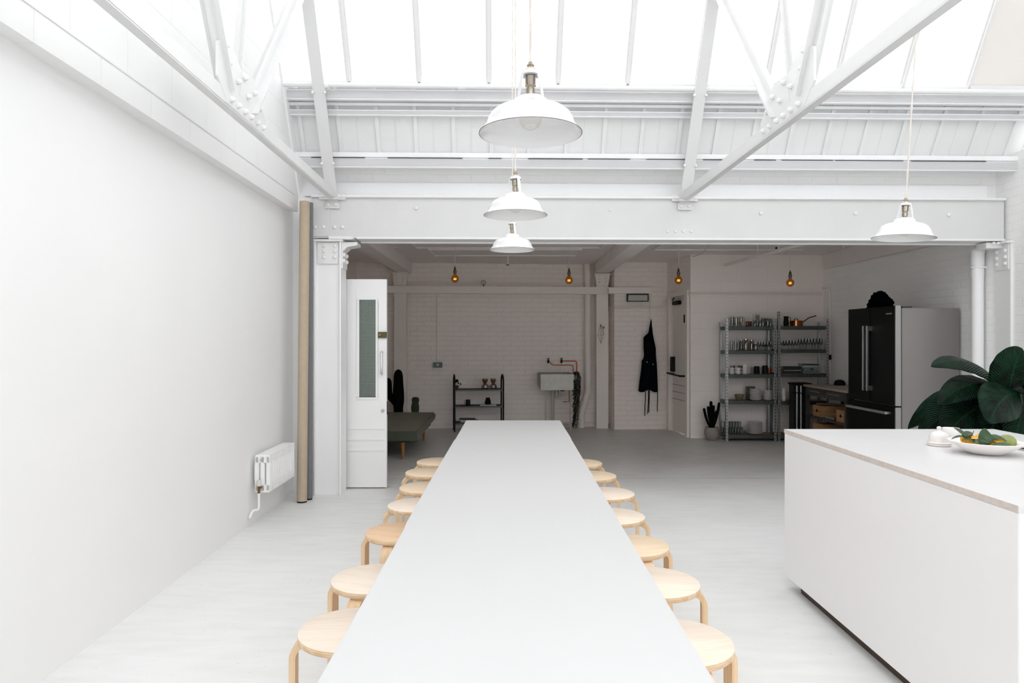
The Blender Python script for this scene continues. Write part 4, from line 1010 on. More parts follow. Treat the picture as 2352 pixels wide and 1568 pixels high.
for (px, n, lb) in ((1680.5, 2, 'white mug in the two-high stack by the front post'), (1695, 2, 'white mug in the two-high stack, middle of the mug stacks'), (1711, 3, 'white mug in the three-high stack on the middle shelf')):
    for k in range(n): item(('mug', .034, .044, 'ceramic', 'mug'), px, zA+k*.0445, lb, 'white mugs on the middle shelf', y=9.56)
for px in (1728, 1747): item(('mug_plain', .021, .095, 'ceramic_dark', 'cup'), px, zA, 'grey metal cup on the middle shelf, %s of the pair' % ('left' if px < 1740 else 'right'), y=9.56)
item(('mug_plain', .022, .085, 'copper', 'cup'), 1767, zA, 'small copper cup at the right of the middle shelf', y=9.56)
for o in C.objects:
    if o.name.startswith('mug_plain'): o.name = 'cup'; o['category'] = 'cup'
for px, h, lb in ((1738, .10, 'dark tin behind the grey cups on the middle shelf, left one'), (1757, .11, 'dark tin behind the copper cup on the middle shelf')):
    o = MB().lathe([(0, 0), (.036, 0), (.036, h), (.033, h+.004), (0, h+.004)], 20).build('tin', 'black_metal'); o.location = (X_(px, 9.67), 9.67, zA+.003); tag(o, lb, 'tin')
for px in (1683, 1700): 
    o = item(('drinking_glass', .032, .115, 'chemex_glass'), px, zA, 'smoky tumbler behind the %s of the two-high mug stacks' % ('left' if px < 1690 else 'right'), y=9.69)
# plates
plate_me = {}
def plates(px, z, w_px, n, th, m, label, grp, y=SM, kind='plate'):
    r = w_px/2/F*y; key = (round(r, 3), m, th)
    if key not in plate_me:
        plate_me[key] = MB().loop([(.001, 0), (r*.55, 0), (r*.66, .003), (r, th*.9), (r, th*1.25), (r*.95, th*1.25), (r*.62, .0065), (.001, .004)], 28).mesh('plate', m)
    rr = random.Random(int(px))
    for k in range(n):
        o = bpy.data.objects.new('plate', plate_me[key]); C.objects.link(o); o.location = (X_(px, y)+rr.uniform(-.0015, .0015), y+rr.uniform(-.0015, .0015), z+.003+k*th); tag(o, label, 'plate', grp)
plates(1735, ZA[3], 25, 11, .0142, 'ceramic', 'pale plate in the front middle stack on the fourth shelf', 'front plate stack on the fourth shelf', 9.558)
plates(1723.5, ZA[3], 22, 12, .0150, 'ceramic_dark', 'dark plate in the taller stack behind on the fourth shelf', 'dark plate stack', 9.678)
plates(1763, ZA[3], 20, 10, .0132, 'ceramic', 'small pale plate in the right stack on the fourth shelf', 'small plate stack on the fourth shelf', 9.57)
plates(1734, ZA[4], 33, 15, .0112, 'ceramic', 'large pale plate in the wide stack on the bottom shelf', 'wide plate stack on the bottom shelf', 9.59)
o = MB().loop([(.001, 0), (.035, 0), (.052, .02), (.066, .082), (.062, .082), (.048, .022), (.001, .008)], 28).build('bowl', 'ceramic_olive'); o.location = (X_(1698, 9.58), 9.58, ZA[3]+.003); tag(o, 'olive brown bowl alone on the fourth shelf of '+u1, 'bowl')
for k in range(7):
    for y in (9.545, 9.63): item(('drinking_glass', .024, .085), 1664+k*6.4 if k else 1664, ZA[4], 'clear tumbler in the lower layer on the bottom shelf', 'tumblers on the bottom shelf', y=y)
for k in range(6): item(('drinking_glass', .026, .085), 1666+k*6.4, ZA[4]+.087, 'clear tumbler in the upper layer on the bottom shelf', 'upper tumblers on the bottom shelf', y=9.588)
for k, px in enumerate((1706.5, 1712)): item(('drinking_glass', .018, .055), px, ZA[4], 'tiny shot glass, %s of the two next to the wide plate stack' % ('left' if k == 0 else 'right'), y=9.53)
# unit 2
zB = ZB[0]
o = gl_proto('jug', 'tall black enamel jug on the top shelf of '+u2, .037, .135, 'black', 'jug'); o.location = (X_(1805.5, 9.56), 9.56, zB+.003); o['category'] = 'jug'
t = thing('copper_pan', 'copper saucepan with a long upswept black handle', 'pan', (X_(1829, 9.62), 9.62, zB+.0025))
MB().loop([(.001, 0), (.085, 0), (.088, .075), (.085, .075), (.082, .004), (.001, .003)], 32).build('pan', 'copper', t)
MB().tube(fillet([(.086, 0, .055), (.115, -.01, .07), (.16, -.02, .115), (.26, -.05, .145)], .05), [.008]*3+[.006]*10 if 0 else .006, 8).build('handle', 'black', t)
t = thing('copper_mug', 'bright copper mug with a black loop handle in front of the copper pan', 'mug', (X_(1828.5, 9.515), 9.515, zB+.0025))
MB().loop([(.001, 0), (.022, 0), (.023, .068), (.021, .068), (.02, .004), (.001, .003)], 24).build('body', 'copper_bright', t)
MB().tube(fillet([(-.026, 0, .05), (-.026, 0, .10), (.026, 0, .10), (.026, 0, .05)], .02), .005, 8).build('handle', 'black', t)
zB = ZB[1]
for k in range(14):
    for y, h in ((9.55, .122), (9.66, .13)):
        px = 1795+k*7.0
        if px < 1889: item(('wine_glass', .021, .150 if px > 1830 else .122, 'clear_glass', 'goblet'), px, zB, '%s in the double row on the right unit' % ('tall clear wine glass' if px > 1830 else 'small clear goblet'), 'tall wine glasses on the right unit' if px > 1830 else 'small goblets on the right unit', y=y)
# books
def book(px0, px1, z, h, m, label, y=9.56, d=.17, print_=None, grp=None):
    x0, x1 = X_(px0, y-.04), X_(px1, y-.04); t = thing('book', label, 'book', ((x0+x1)/2, y, z), 0); hw = (x1-x0)/2
    b = MB(); b.box(-hw, hw, -.05, -.047, 0, h); b.box(-hw, hw, -.047, d-.05, 0, .002); b.box(-hw, hw, -.047, d-.05, h-.002, h); b.build('cover', m, t, smooth=False)
    MB().box(-hw+.003, hw-.003, -.046, d-.054, .0022, h-.0022).build('pages', 'book_page', t, smooth=False)
    if print_:
        b = MB(); rr = random.Random(int(px0*7+h*1000)); x = -hw+.02
        while x < hw*print_:
            w_ = rr.uniform(.006, .014); b.box(x, x+w_, -.0512, -.0501, h*.3, h*.68); x += w_+.004
        b.build('spine_print', 'book_page' if m in ('book_dark', 'book_teal') else 'book_print', t, smooth=False)
    return t
zB = ZB[2]+.0025
hB = zB
book(1796, 1841, hB, .028, 'book_dark', 'black book at the bottom of the left book pile'); hB += .0285
book(1797, 1842, hB, .024, 'book_dark', 'black book with pale lettering in the left book pile', print_=.9); hB += .0245
book(1798, 1840, hB, .040, 'book_dark', 'thick black book on top of the left book pile'); 
hB = zB
for (p0_, p1_, h_, m_, lb, pr_) in ((1844, 1884.5, .040, 'book_grey', 'thick pale grey book at the bottom of the right pile', .7), (1843, 1868, .030, 'book_teal', 'teal book second from the bottom of the right pile', .3), (1843, 1865, .022, 'book_grey', 'narrow grey book third up in the right pile', 0), (1844, 1879, .014, 'book_white', 'thin pinkish white book near the top of the right pile', 0), (1834+9, 1881, .020, 'book_teal', 'dark teal book on top of the right pile', 0)):
    book(p0_, p1_, hB, h_, m_, lb, print_=pr_); hB += h_+.0005
for k in range(5): item(('mug', .032, .034, 'ceramic', 'mug'), 1799.5, ZB[3]+k*.0345, 'white cup in the tall stack on the fourth shelf of the right unit', 'stacked cups on the right unit', y=9.56, rz=1.2)

# potted finger cactus
t = thing('potted_cactus', 'dark finger cactus in a round stone pot beside the metal shelving', 'potted plant', (X_(1635, 9.58), 9.58, 0))
MB().loop([(.001, 0), (.06, 0), (.088, .03), (.104, .09), (.10, .15), (.09, .178), (.092, .185), (.084, .185), (.082, .17), (.001, .165)], 36).build('pot', 'pot_grey', t)
MB().lathe([(0, .160), (.082, .160), (.082, .166), (0, .168)], 24).build('soil', 'soil', t)
arms = [((-.01, 0), (-.10, .02), .43, .018), ((-.01, .0), (-.085, 0), .34, .017), ((0, 0), (-.055, -.02), .46, .019), ((0, 0), (-.012, 0), .53, .022), ((.0, 0), (.03, .02), .47, .018), ((.01, 0), (.058, -.01), .40, .018), ((.015, 0), (.098, .0), .51, .019), ((0, -.01), (.07, .03), .33, .017), ((0, -.02), (.015, -.05), .38, .02), ((-.01, -.02), (-.035, -.04), .31, .02)]
for (bx, ex, h_, r) in arms:
    p0_ = Vector((bx[0], bx[1], .16)); p1_ = Vector((ex[0]*.8, ex[1], .16+(h_-.16)*.45)); p2_ = Vector((ex[0]*1.05, ex[1], h_+.02))
    pts = [p0_*(1-q)**2+p1_*2*q*(1-q)+p2_*q*q for q in (0, .15, .3, .45, .6, .75, .87, .94, .975, .993, 1)]
    MB().tube(pts, [r*.65, r*.7, r*.8, r*.9, r, r, r, r, r*.9, r*.6, r*.15], 8).build('stem', 'cactus_dark', t)

# ------------------------------------------------------------------ trolley bench by the fridge
BXF, BY0, BY1, BZT = 3.925, 8.02, 9.20, .81
t = thing('kitchen_trolley', 'steel kitchen trolley with a wooden top, drawers and open shelves, beyond the fridge', 'trolley', (BXF, BY0, 0))
Ln = BY1-BY0; Dd = .55
b = MB(); pts = [(0, .05), (.02, .012), (.06, 0), (Dd, 0), (Dd, Ln), (0, Ln)]; b.prism(pts, BZT-.028, BZT, 'z'); b.build('worktop', 'bench_top', t, smooth=False, bevel=.003)
for xx in (.015, Dd-.06):
    for yy in (.03, Ln-.075): MB().box(xx, xx+.045, yy, yy+.045, 0, BZT-.029).build('leg', 'bench_steel', t, smooth=False)
MB().box(.03, Dd-.03, .035, Ln-.035, .672, BZT-.03).build('frame', 'bench_steel', t, smooth=False)
for y0, y1 in ((.08, Ln/2-.01), (Ln/2+.01, Ln-.08)):
    d = MB().box(.012, .029, y0, y1, .682, BZT-.04).build('drawer', 'bench_steel', t, smooth=False, bevel=.002)
    MB().bar((.004, (y0+y1)/2-.15, .735), (.004, (y0+y1)/2+.15, .735), .008, .008, (0, 0, 1)).build('handle', 'steel', d, smooth=False)
for z in (.41, .12): MB().box(.02, Dd-.03, .035, Ln-.035, z-.025, z).build('shelf', 'bench_steel', t, smooth=False)
MB().box(Dd-.026, Dd-.02, .08, Ln-.08, .13, .67).build('back_panel', 'black', t, smooth=False)
def crate(x, y, z, ln, w_, h, label):
    t = thing('wooden_crate', label, 'crate', (x, y, z), 0, 'wooden crates in the trolley'); hh = h/2-.002
    for k in (0, 1):
        b = MB(); z0_ = k*(hh+.004)
        b.box(0, .008, 0, w_, z0_, z0_+hh); b.box(ln-.008, ln, 0, w_, z0_, z0_+hh); b.box(.008, ln-.008, 0, .008, z0_, z0_+hh); b.box(.008, ln-.008, w_-.008, w_, z0_, z0_+hh); b.build('slat_ring', 'crate_wood', t, smooth=False, bevel=.0015)
    MB().box(.008, ln-.008, .008, w_-.008, .0, .006).build('bottom', 'crate_wood', t, smooth=False)
    b = MB(); b.lathe([(0, -.001), (.022, -.001), (.022, .0), (0, .0)], 16, (0, w_/2, h/2+.004), 'x'); b.build('hand_hole', 'black', t, smooth=False)
crate(BXF+.05, 8.78, .4105, .30, .24, .145, 'larger wooden crate on the middle trolley shelf, left one')
crate(BXF+.05, 8.15, .4105, .30, .22, .145, 'wooden crate at the right end of the middle trolley shelf')
crate(BXF+.05, 8.78, .1205, .30, .24, .20, 'wooden crate on the lowest trolley shelf')
t = thing('pestle_tray', 'brown wooden board lying tilted across the left crate', 'board', (BXF+.10, 8.80, .557)); MB().bar((0, .22, .012), (.30, -.02, .012), .06, .018).build('board', 'amber_wood', t, smooth=False, bevel=.003); t.name = 'wooden_board'
t = thing('foil_tray', 'flat silver tray between the two crates on the middle trolley shelf', 'tray', (BXF+.17, 8.58, .4105)); MB().box(-.10, .12, -.11, .14, 0, .025).build('tray', 'steel', t, smooth=False, bevel=.004)
o = MB().lathe([(0, 0), (.072, 0), (.070, .03), (.052, .06), (.02, .073), (0, .075)], 24).build('round_tin', 'black'); o.location = (4.33, 9.02, BZT+.001); tag(o, 'black rounded pot lid lying on the trolley top by the wall', 'lid')
# dark appliance beside
t = thing('steel_cart', 'dark steel cart with two bright upright bars, between shelving and trolley', 'cart', (3.905, 9.245, 0))
b = MB(); b.box(-.09, .13, 0, .16, .10, .80); b.build('body', 'black_metal', t, smooth=False, bevel=.004)
for x in (-.055, .0): MB().tube([(x, -.02, .02), (x, -.02, .79)], .0125, 12).build('upright', 'galv', t)
MB().tube([(-.13, -.03, .70), (.10, -.06, .68)], .006, 8).build('rail', 'black', t)
MB().box(-.10, .14, -.035, .17, .80, .825).build('top', 'black', t, smooth=False)
for x in (-.07, .11): MB().box(x-.02, x+.02, .03, .07, 0, .10).build('foot', 'black', t, smooth=False)

# ------------------------------------------------------------------ black trolley at back wall
TX0, TX1, TYF, TYB = X_(1042, 10.5), X_(1154, 10.5), 10.48, 10.74
t = thing('bar_trolley', 'black tubular bar trolley on castors against the back wall', 'trolley', ((TX0+TX1)/2, (TYF+TYB)/2, 0), .14); hw = (TX1-TX0)/2; hd = (TYB-TYF)/2
for sx in (-1, 1):
    b = MB(); pts = [(sx*hw, -hd, .06)]+[(sx*hw, -hd, .72)]+arc((sx*hw, 0, .74), hd*.98, PI, 0, 12, 'yz')+[(sx*hw, hd, .72), (sx*hw, hd, .06)]
    b.tube(pts, .013, 10); b.build('end_frame', 'black_metal', t)
for z in (.655, .40, .145):
    b = MB(); b.box(-hw+.012, hw-.012, -hd, hd, z-.028, z-.004); s_ = b.build('shelf', 'black_metal', t, smooth=False, bevel=.003)
    MB().box(-hw+.012, hw-.012, -hd-.006, -hd, z-.034, z-.012).build('edge_strip', 'galv_dark', s_, smooth=False)
for sx in (-1, 1):
    for yy in (-hd, hd):
        b = MB(); b.lathe([(0, -.01), (.025, -.01), (.025, .01), (0, .01)], 14, (sx*hw, yy, .025), 'x'); b.box(sx*hw-.008, sx*hw+.008, yy-.012, yy+.012, .03, .065); b.build('castor', 'rubber', t)
def chemex(px, label):
    t = thing('coffee_carafe', label, 'coffee maker', (X_(px, 10.6), 10.6, .652), 0)
    MB().loop([(.001, 0), (.052, 0), (.060, .015), (.055, .05), (.022, .085), (.05, .155), (.048, .155), (.019, .085), (.052, .05), (.056, .016), (.001, .004)], 24).build('glass', 'chemex_glass', t)
    c = MB().loop([(.046, .058), (.026, .08), (.026, .09), (.046, .125), (.043, .128), (.022, .09), (.022, .08), (.042, .055)], 20).build('collar', 'amber_wood', t); c['label'] = 'brown wooden collar'
chemex(1114, 'left glass coffee maker with wooden collar on the black trolley'); chemex(1133, 'right glass coffee maker with wooden collar on the black trolley')
t = thing('potted_plant', 'tiny heart-leaved plant in a brown pot on the trolley top', 'potted plant', (X_(1049.5, 10.55), 10.55, .652))
MB().loop([(.001, 0), (.022, 0), (.032, .052), (.028, .052), (.018, .006), (.001, .006)], 20).build('pot', 'terracotta', t)
for (x, z, s) in ((.0, .125, .026), (.022, .09, .014), (.055, .075, .013), (-.02, .10, .013)):
    MB().tube([(0, 0, .02), (x*.4, 0, z*.6), (x, 0, z)], .0018, 5).build('stalk', 'cactus_dark', t)
    MB().sphere((x, -.004, z), s, 12, 8, (1, .35, .9)).build('leaf', 'cactus_dark', t)
o = gl_proto('mug', 'dark blue-grey mug on the middle shelf of the black trolley', .036, .088, 'black_metal', 'mug'); o.location = (X_(1075, 10.55), 10.55, .397); o.rotation_euler = (0, 0, PI); o['category'] = 'mug'
t = thing('magazine', 'thin white magazine on the middle trolley shelf under the dark cone', 'magazine', (X_(1121.5, 10.55), 10.55, .3965)); MB().box(-.125, .125, -.08, .09, 0, .014).build('pages', 'book_white', t, smooth=False)
t = thing('pine_cone', 'dark pine cone standing on the white magazine', 'pine cone', (X_(1120.5, 10.56), 10.56, .411)); b = MB()
b.lathe([(0, 0), (.038, .005), (.042, .03), (.032, .07), (.012, .1), (0, .104)], 14)
for k in range(40):
    a = k*2.4; z = .01+k*.0024; r = .042*math.cos(k/40*1.2); b.cbox((math.cos(a)*r, math.sin(a)*r, z), (.02, .014, .010), Matrix.Rotation(a, 3, 'Z'))
b.build('scales', 'black', t, smooth=False)
t = thing('book', 'pale book lying on the lowest shelf of the black trolley', 'book', (X_(1078, 10.55), 10.55, .142)); MB().box(-.13, .12, -.07, .09, 0, .036).build('pages', 'book_white', t, smooth=False)
t = thing('book', 'dark thin book on top of the pale book on the lowest trolley shelf', 'book', (X_(1073, 10.57), 10.57, .1785)); MB().box(-.12, .12, -.07, .09, 0, .012).build('cover', 'book_dark', t, smooth=False)

# ------------------------------------------------------------------ sink, taps, waste
SYf = 10.56
t = thing('stone_sink', 'old pale stone trough sink on two thin pipe legs', 'sink', (X_(1242, SYf), SYf, 0), bw_a)
w_ = X_(1319, SYf)-X_(1242, SYf); zt_, zb_ = .878, .628; dp = .40
b = MB(); b.box(0, w_, 0, .035, zb_, zt_-.004); b.build('front', 'sink_stone', t, smooth=False, bevel=.004)
b = MB(); b.prism([(.036, zb_+.01), (dp, zb_+.06), (dp, zt_+.012), (.036, zt_)], 0, .03, 'x'); b.prism([(.036, zb_+.01), (dp, zb_+.06), (dp, zt_+.012), (.036, zt_)], w_-.03, w_, 'x'); b.box(.03, w_-.03, .036, dp, zb_+.06, zb_+.09); b.box(.03, w_-.03, dp-.03, dp, zb_+.09, zt_+.012); b.build('basin', 'sink_stone_shade', t, smooth=False, bevel=.003)
for x in (.085, w_-.045): MB().tube([(x, .06, 0), (x, .06, zb_)], .0095, 10).build('leg', 'plastic_grey', t)
b = MB(); b.tube(fillet([(w_*.62, .2, zb_+.06), (w_*.62, .2, zb_-.12), (w_*.62-.045, .2, zb_-.12), (w_*.62-.045, .2, zb_-.01), (w_*.62-.10, .22, zb_-.03), (w_*.62-.10, .22, .07), (w_*.62+.16, .25, .06)], .02), .021, 12); b.build('waste_pipe', 'plastic_grey', t)
b = MB(); b.tube(fillet([(.42, .3, zb_-.03), (.25, .3, zb_-.04), (.25, .3, .30)], .02), .008, 8); b.tube([(.50, .3, zb_+.02), (.50, .3, .42), (.40, .3, .42)], .007, 8); cpp = b.build('supply_pipe', 'copper', t); cpp['label'] = 'copper supply pipe'
MB().tube([(.25, .3, .30), (.25, .3, 0)], .011, 8).build('pipe_sleeve', 'plastic_grey', t)
t = thing('tap', 'pair of dark wall taps on bent copper pipes above the stone sink', 'tap', (0, 0, 0))
def wp(px, py, off=.03):
    # point just in front of the back wall
    k = (px-CX)/F; Y = (10.97-off)/(1-.0902*k); return at(px, py, Y)
b = MB(); b.tube(fillet([wp(1262, 829), wp(1268, 838), wp(1316.5, 838), wp(1317, 856)], .045), .0075, 10); p1c = b.build('pipe', 'copper', t)
b = MB(); b.tube(fillet([wp(1292, 829), wp(1325, 829), wp(1325, 856)], .04), .0085, 10); b.build('pipe', 'copper', t)
for px in (1259.5, 1290):
    b = MB(); p = wp(px, 829, .05); b.tube([p+Vector((0, .04, 0)), p+Vector((0, -.05, 0)), p+Vector((-.01, -.065, -.03))], [.018, .016, .012], 10); b.tube([p, p+Vector((0, 0, .035))], .012, 8); b.build('tap_body', 'black_metal', t)
    MB().tube([p+Vector((-.022, 0, .045)), p+Vector((.022, 0, .045))], .005, 6).build('tap_handle', 'black_metal', t)
# trailing plant
t = thing('trailing_plant', 'dark trailing plant hanging from the right end of the stone sink to the floor', 'plant', (X_(1322, 10.66), 10.66, .88))
rr = random.Random(11)
b = MB(); bd = MB()
for k in range(46):
    x0_ = rr.uniform(-.045, .06); y0_ = rr.uniform(-.05, .10); ln = rr.uniform(.25, .86) if k > 12 else rr.uniform(.68, .86); sway = rr.uniform(-.03, .03)
    tgt = b if rr.random() < .8 else bd
    xs = rr.uniform(.005, .075) if k % 4 else rr.uniform(-.03, .02)
    pts = [Vector((-.06+rr.uniform(0, .05), .02, .0)), Vector((xs*.6, y0_-.02, .03)), Vector((xs+.01, y0_-.04, -.06))]
    for i in range(1, 9):
        q = i/8; pts.append(Vector((xs+sway*math.sin(q*5+k)+(.02-xs)*.5*q-.045*q*q, y0_-.04, -.06-(ln-.06)*q)))
    tgt.tube(pts, .0028, 4)
    for i in range(3, len(pts)-1):
        for s in range(3):
            p = pts[i].lerp(pts[i+1], s/3); a = rr.uniform(0, 2*PI); d = Vector((math.cos(a)*.028, math.sin(a)*.02, -.022)); tgt.tube([p, p+d*.5, p+d], [.0015, .0045, .0008], 4)
b.sphere((.01, .0, .0), .04, 10, 8, (1.4, 1.3, .6))
b.build('green_stems', 'trail_green', t, smooth=False)['kind'] = 'stuff'
o = bd.build('dry_stems', 'trail_dry', t, smooth=False); o['kind'] = 'stuff'; o['label'] = 'dry pale stems'
# soil pipe
t = thing('soil_pipe', 'fat grey soil pipe on the back wall, bending at the foot behind the sink plant', 'pipe', (0, 0, 0))
pA = wp(1350, 900, .10); 
b = MB(); b.tube(fillet([Vector((wp(1349, 600, .10).x, pA.y, 2.63)), wp(1349, 640, .10), wp(1350, 660, .10), wp(1350, 700, .10), pA, wp(1337, 942, .10), wp(1335, 950, .10), wp(1335, 983, .10)*1], .05), .052, 18); b.build('pipe', 'paint_back', t)
for py in (818, 831, 903): 
    p = wp(1350, py, .10); MB().tube([p, p+Vector((0, 0, .02))], .060, 18).build('collar', 'paint_back', t)
p = wp(1349, 640, .10); MB().tube([p, p+Vector((0, 0, .09))], .062, 18).build('collar', 'paint_back', t)
# low wall pipes
for py, lb in ((948.5, 'upper'), (968.5, 'lower')):
    t = tag(MB().tube([wp(1297, py, .02), wp(1397, py, .02)], .010, 8).build('wall_pipe', 'paint_back'), '%s of two thin horizontal pipes near the floor behind the soil pipe' % lb, 'pipe')
# conduits
def cw(px, py, Y): return at(px, py, Y)
t = thing('conduit', 'double conduit running round the corner, over the apron and along to the shelving', 'conduit')
for dy_ in (0, 4.6):
    y0_ = dy_*.006
    p = [cw(1395.5+dy_*.5, 972, 11.02), cw(1395.5+dy_*.5, 712+dy_, 11.0), cw(1400+dy_, 704+dy_, 10.90), cw(1411, 703.5+dy_, 10.69), cw(1518+dy_*.8, 703.5+dy_, 10.73), cw(1529+dy_*.8, 688+dy_*.8, 10.74), cw(1534+dy_*.4, 684+dy_, 10.70), cw(1586, 671.5+dy_, 9.76), cw(1888, 672+dy_, 9.78)]
    MB().tube(fillet(p, .035, 4), .0085, 8).build('tube', 'paint_back', t)
t = thing('conduit', 'thin vertical pipe in the corner beside the right shelving unit', 'conduit')
b = MB(); b.tube(fillet([cw(1889, 661, 9.78), cw(1905, 660.5, 9.62), cw(1906, 680, 9.62), cw(1906, 900, 9.62)], .03), .014, 8); b.build('tube', 'paint_back', t); o = MB().cbox(cw(1904, 820, 9.62), (.045, .05, .07)).build('switch_box', 'black', t, smooth=False)
# socket with conduit
t = thing('wall_socket', 'grey metal double socket at the foot of a thin vertical conduit', 'socket', wp(1005.5, 838, .02), bw_a)
MB().box(-.073, .073, -.025, .02, -.042, .042).build('box', 'galv_dark', t, smooth=False, bevel=.004)
MB().box(-.018, .018, -.029, -.025, -.01, .018).build('switch', 'plastic_grey', t, smooth=False)
p = wp(1004, 671, .02)-wp(1005.5, 838, .02); MB().tube([(-.01, 0, .042), (-.01, 0, p.z)], .008, 8).build('conduit_tube', 'paint_back', t)
# box lamp
t = thing('bulkhead_lamp', 'grey rectangular bulkhead lamp under the short rail', 'lamp', at(1465, 683.5, 10.66))
b = MB(); b.box(-.165, .165, 0, .075, -.058, .058); b.box(-.165, .165, -.012, 0, .044, .058); b.box(-.165, .165, -.012, 0, -.058, -.050); b.box(-.165, -.152, -.012, 0, -.05, .044); b.box(.152, .165, -.012, 0, -.05, .044); b.build('case', 'black_metal', t, smooth=False)
MB().box(-.151, .151, -.008, -.0005, -.049, .043).build('lens', 'light_lens', t, smooth=False, bevel=.002)
MB().tube([(.20, .05, .02), (.20, .05, -.35)], .003, 6).build('flex', 'cord_grey', t)
# apron
AY = 10.70
t = thing('apron', 'long dark navy apron hanging from a hook by its neck loop', 'apron', at(1496, 735, AY))
hk = t.location.copy()
def ap(px, py, o=0): p = at(px, py, AY-.02-o)-hk; return p
outl = [(1494.5, 735), (1493, 745), (1489.5, 765), (1478, 774.5), (1479, 800), (1480, 815), (1476, 827), (1474.5, 829), (1474, 845), (1471, 865), (1467, 900), (1472, 903), (1476, 897), (1490, 897.5), (1500, 896), (1505, 898), (1510, 897), (1509.5, 860), (1508, 835), (1506, 815), (1506, 800), (1502.5, 783), (1498.5, 765), (1497, 745)]
lft = [outl[0]]+outl[1:13]; 
def edge(lst, y):
    for a, b_ in zip(lst, lst[1:]):
        if a[1] <= y <= b_[1]: return a[0]+(b_[0]-a[0])*(y-a[1])/max(1e-6, b_[1]-a[1])
    return lst[-1][0]
le = [(1494.2, 735), (1493, 745), (1489.5, 765), (1478.5, 774), (1478.6, 800), (1480, 815), (1478, 824), (1474, 829), (1474.5, 833), (1473, 848), (1470, 870), (1466.5, 899)]
re_ = [(1497, 735), (1497, 745), (1499, 765), (1502.5, 783), (1506, 800), (1506, 815), (1508, 835), (1509.5, 860), (1511, 899)]
vs = []; rows = 40; cols = 14
for i in range(rows+1):
    y = 735+i*(898-735)/rows
    for j in range(cols+1):
        q = j/cols; x = edge(le, y)*(1-q)+edge(re_, y)*q; fold = .012*math.sin(q*17+y*.01)*(min(1, (y-735)/60))
        vs.append(ap(x, y+(2.5*math.sin(q*9) if i == rows else 0), .012+fold))
fs = [(i*(cols+1)+j, i*(cols+1)+j+1, (i+1)*(cols+1)+j+1, (i+1)*(cols+1)+j) for i in range(rows) for j in range(cols)]
o = MB().add(vs, fs).build('cloth', 'apron_navy', t); md = o.modifiers.new('thickness', 'SOLIDIFY'); md.thickness = .006
for pts in ([(1482, 897), (1482.5, 915), (1481.5, 930), (1481, 955)], [(1490, 896), (1489, 925), (1487.5, 950)], [(1491.5, 896), (1491, 925), (1490.5, 947)], [(1510, 897), (1510.5, 920), (1509.5, 932), (1510, 945)]):
    b = MB(); pp_ = [ap(x, y, .0) for x, y in pts]
    for a, c in zip(pp_, pp_[1:]): b.bar(a, c, .012, .003)
    b.build('tie', 'apron_navy', t, smooth=False)
MB().tube([(0, .05, .01), (0, -.02, .01), (0, -.025, .02)], .004, 6).build('hook', 'black_metal', t)
for x, y in ((1486.5, 831), (1500, 836.5)): MB().sphere(ap(x, y, .03), .010, 8, 6).build('stud', 'steel', t)
# wire star on column
t = thing('wire_ornament', 'small geometric wire star hanging on the grey column', 'ornament', at(1380, 765, 10.80))
V = {'t': (-.005, 0, .14), 'l': (-.045, .0, -.03), 'r': (.045, .0, -.03), 'f': (0, -.04, -.03), 'b': (0, -.15, -.16), 'm': (.0, -.0, -.16), 'u': (.035, -.01, .07)}
b = MB()
for a, c in (('t', 'l'), ('t', 'f'), ('t', 'r'), ('l', 'f'), ('f', 'r'), ('l', 'm'), ('f', 'm'), ('r', 'm'), ('u', 'r'), ('u', 't')): b.tube([V[a], V[c]], .0022, 5)
b.build('wire_frame', 'brass_dark', t)
b = MB(); b.tube([(.03, 0, .07), (.05, 0, .11)], .002, 5)
for k in range(5): b.sphere((.045+.008*math.cos(k*1.3), -.005, .09+.01*math.sin(k*1.3)), .006, 6, 5)
b.build('dried_sprig', 'black', t)
# ceiling pipe
t = thing('ceiling_pipe', 'thin grey pipe slung below the back ceiling, above the shelving', 'pipe', (0, 0, 0))
MB().tube([(3.04, 9.72, 2.474), (3.24, 7.45, 2.474), (3.27, 6.8, 2.474)], .021, 12).build('pipe', 'paint_back', t)
for q in (.12, .45, .7):
    x, y = 3.04+.2*q, 9.72-2.27*q; b = MB(); b.tube([(x, y, 2.49), (x, y, 2.625)], .004, 6); b.tube([(x-.003, y+.014, 2.474), (x+.003, y-.014, 2.474)], .027, 12); b.build('hanger', 'paint_back', t)
t = thing('cable', 'thin pale cable looping down from the girder before the fire door', 'cable')
MB().tube(fillet([at(1632, 556, 8.2), at(1622, 571, 8.4), at(1612, 583, 8.7), at(1594, 589, 9.3), at(1590, 588, 9.72)], .2), .005, 6).build('flex', 'cord_grey', t)
t = thing('sprinkler_head', 'small sprinkler stub hanging from the back ceiling', 'sprinkler', at(1166, 600, 9.9))
MB().tube([(0, 0, -.05), (.01, 0, .15)], .014, 8).build('stub', 'paint_back', t); MB().tube([(0, 0, -.06), (0, 0, -.045)], .022, 12).build('head', 'ceramic_dark', t)
for px, py, lb in ((1783, 567, 'small dark clip on the ceiling above the thin slung pipe'),):
    o = MB().cbox(at(px, py, 8.95), (.02, .02, .05)).build('ceiling_clip', 'black', smooth=False); tag(o, lb, 'clip')
k = 0
for px, py, Y, lb in ((905, 575, 9.0, 'nearest to the left beam'), (916, 590, 9.7, 'close before the left column'), (1404, 582, 9.2, 'left of the middle beam'), (1945, 582, 8.6, 'nearest the right wall')):
    p = at(px, 560, Y); p.z = 2.63; t = thing('ceiling_hook', 'small grey angled ceiling bracket, %s' % lb, 'bracket', p); b = MB(); b.box(-.05, .05, -.01, .01, -.012, 0); b.box(-.05, -.04, -.01, .01, -.08, -.012); b.build('bracket', 'paint_back', t, smooth=False)

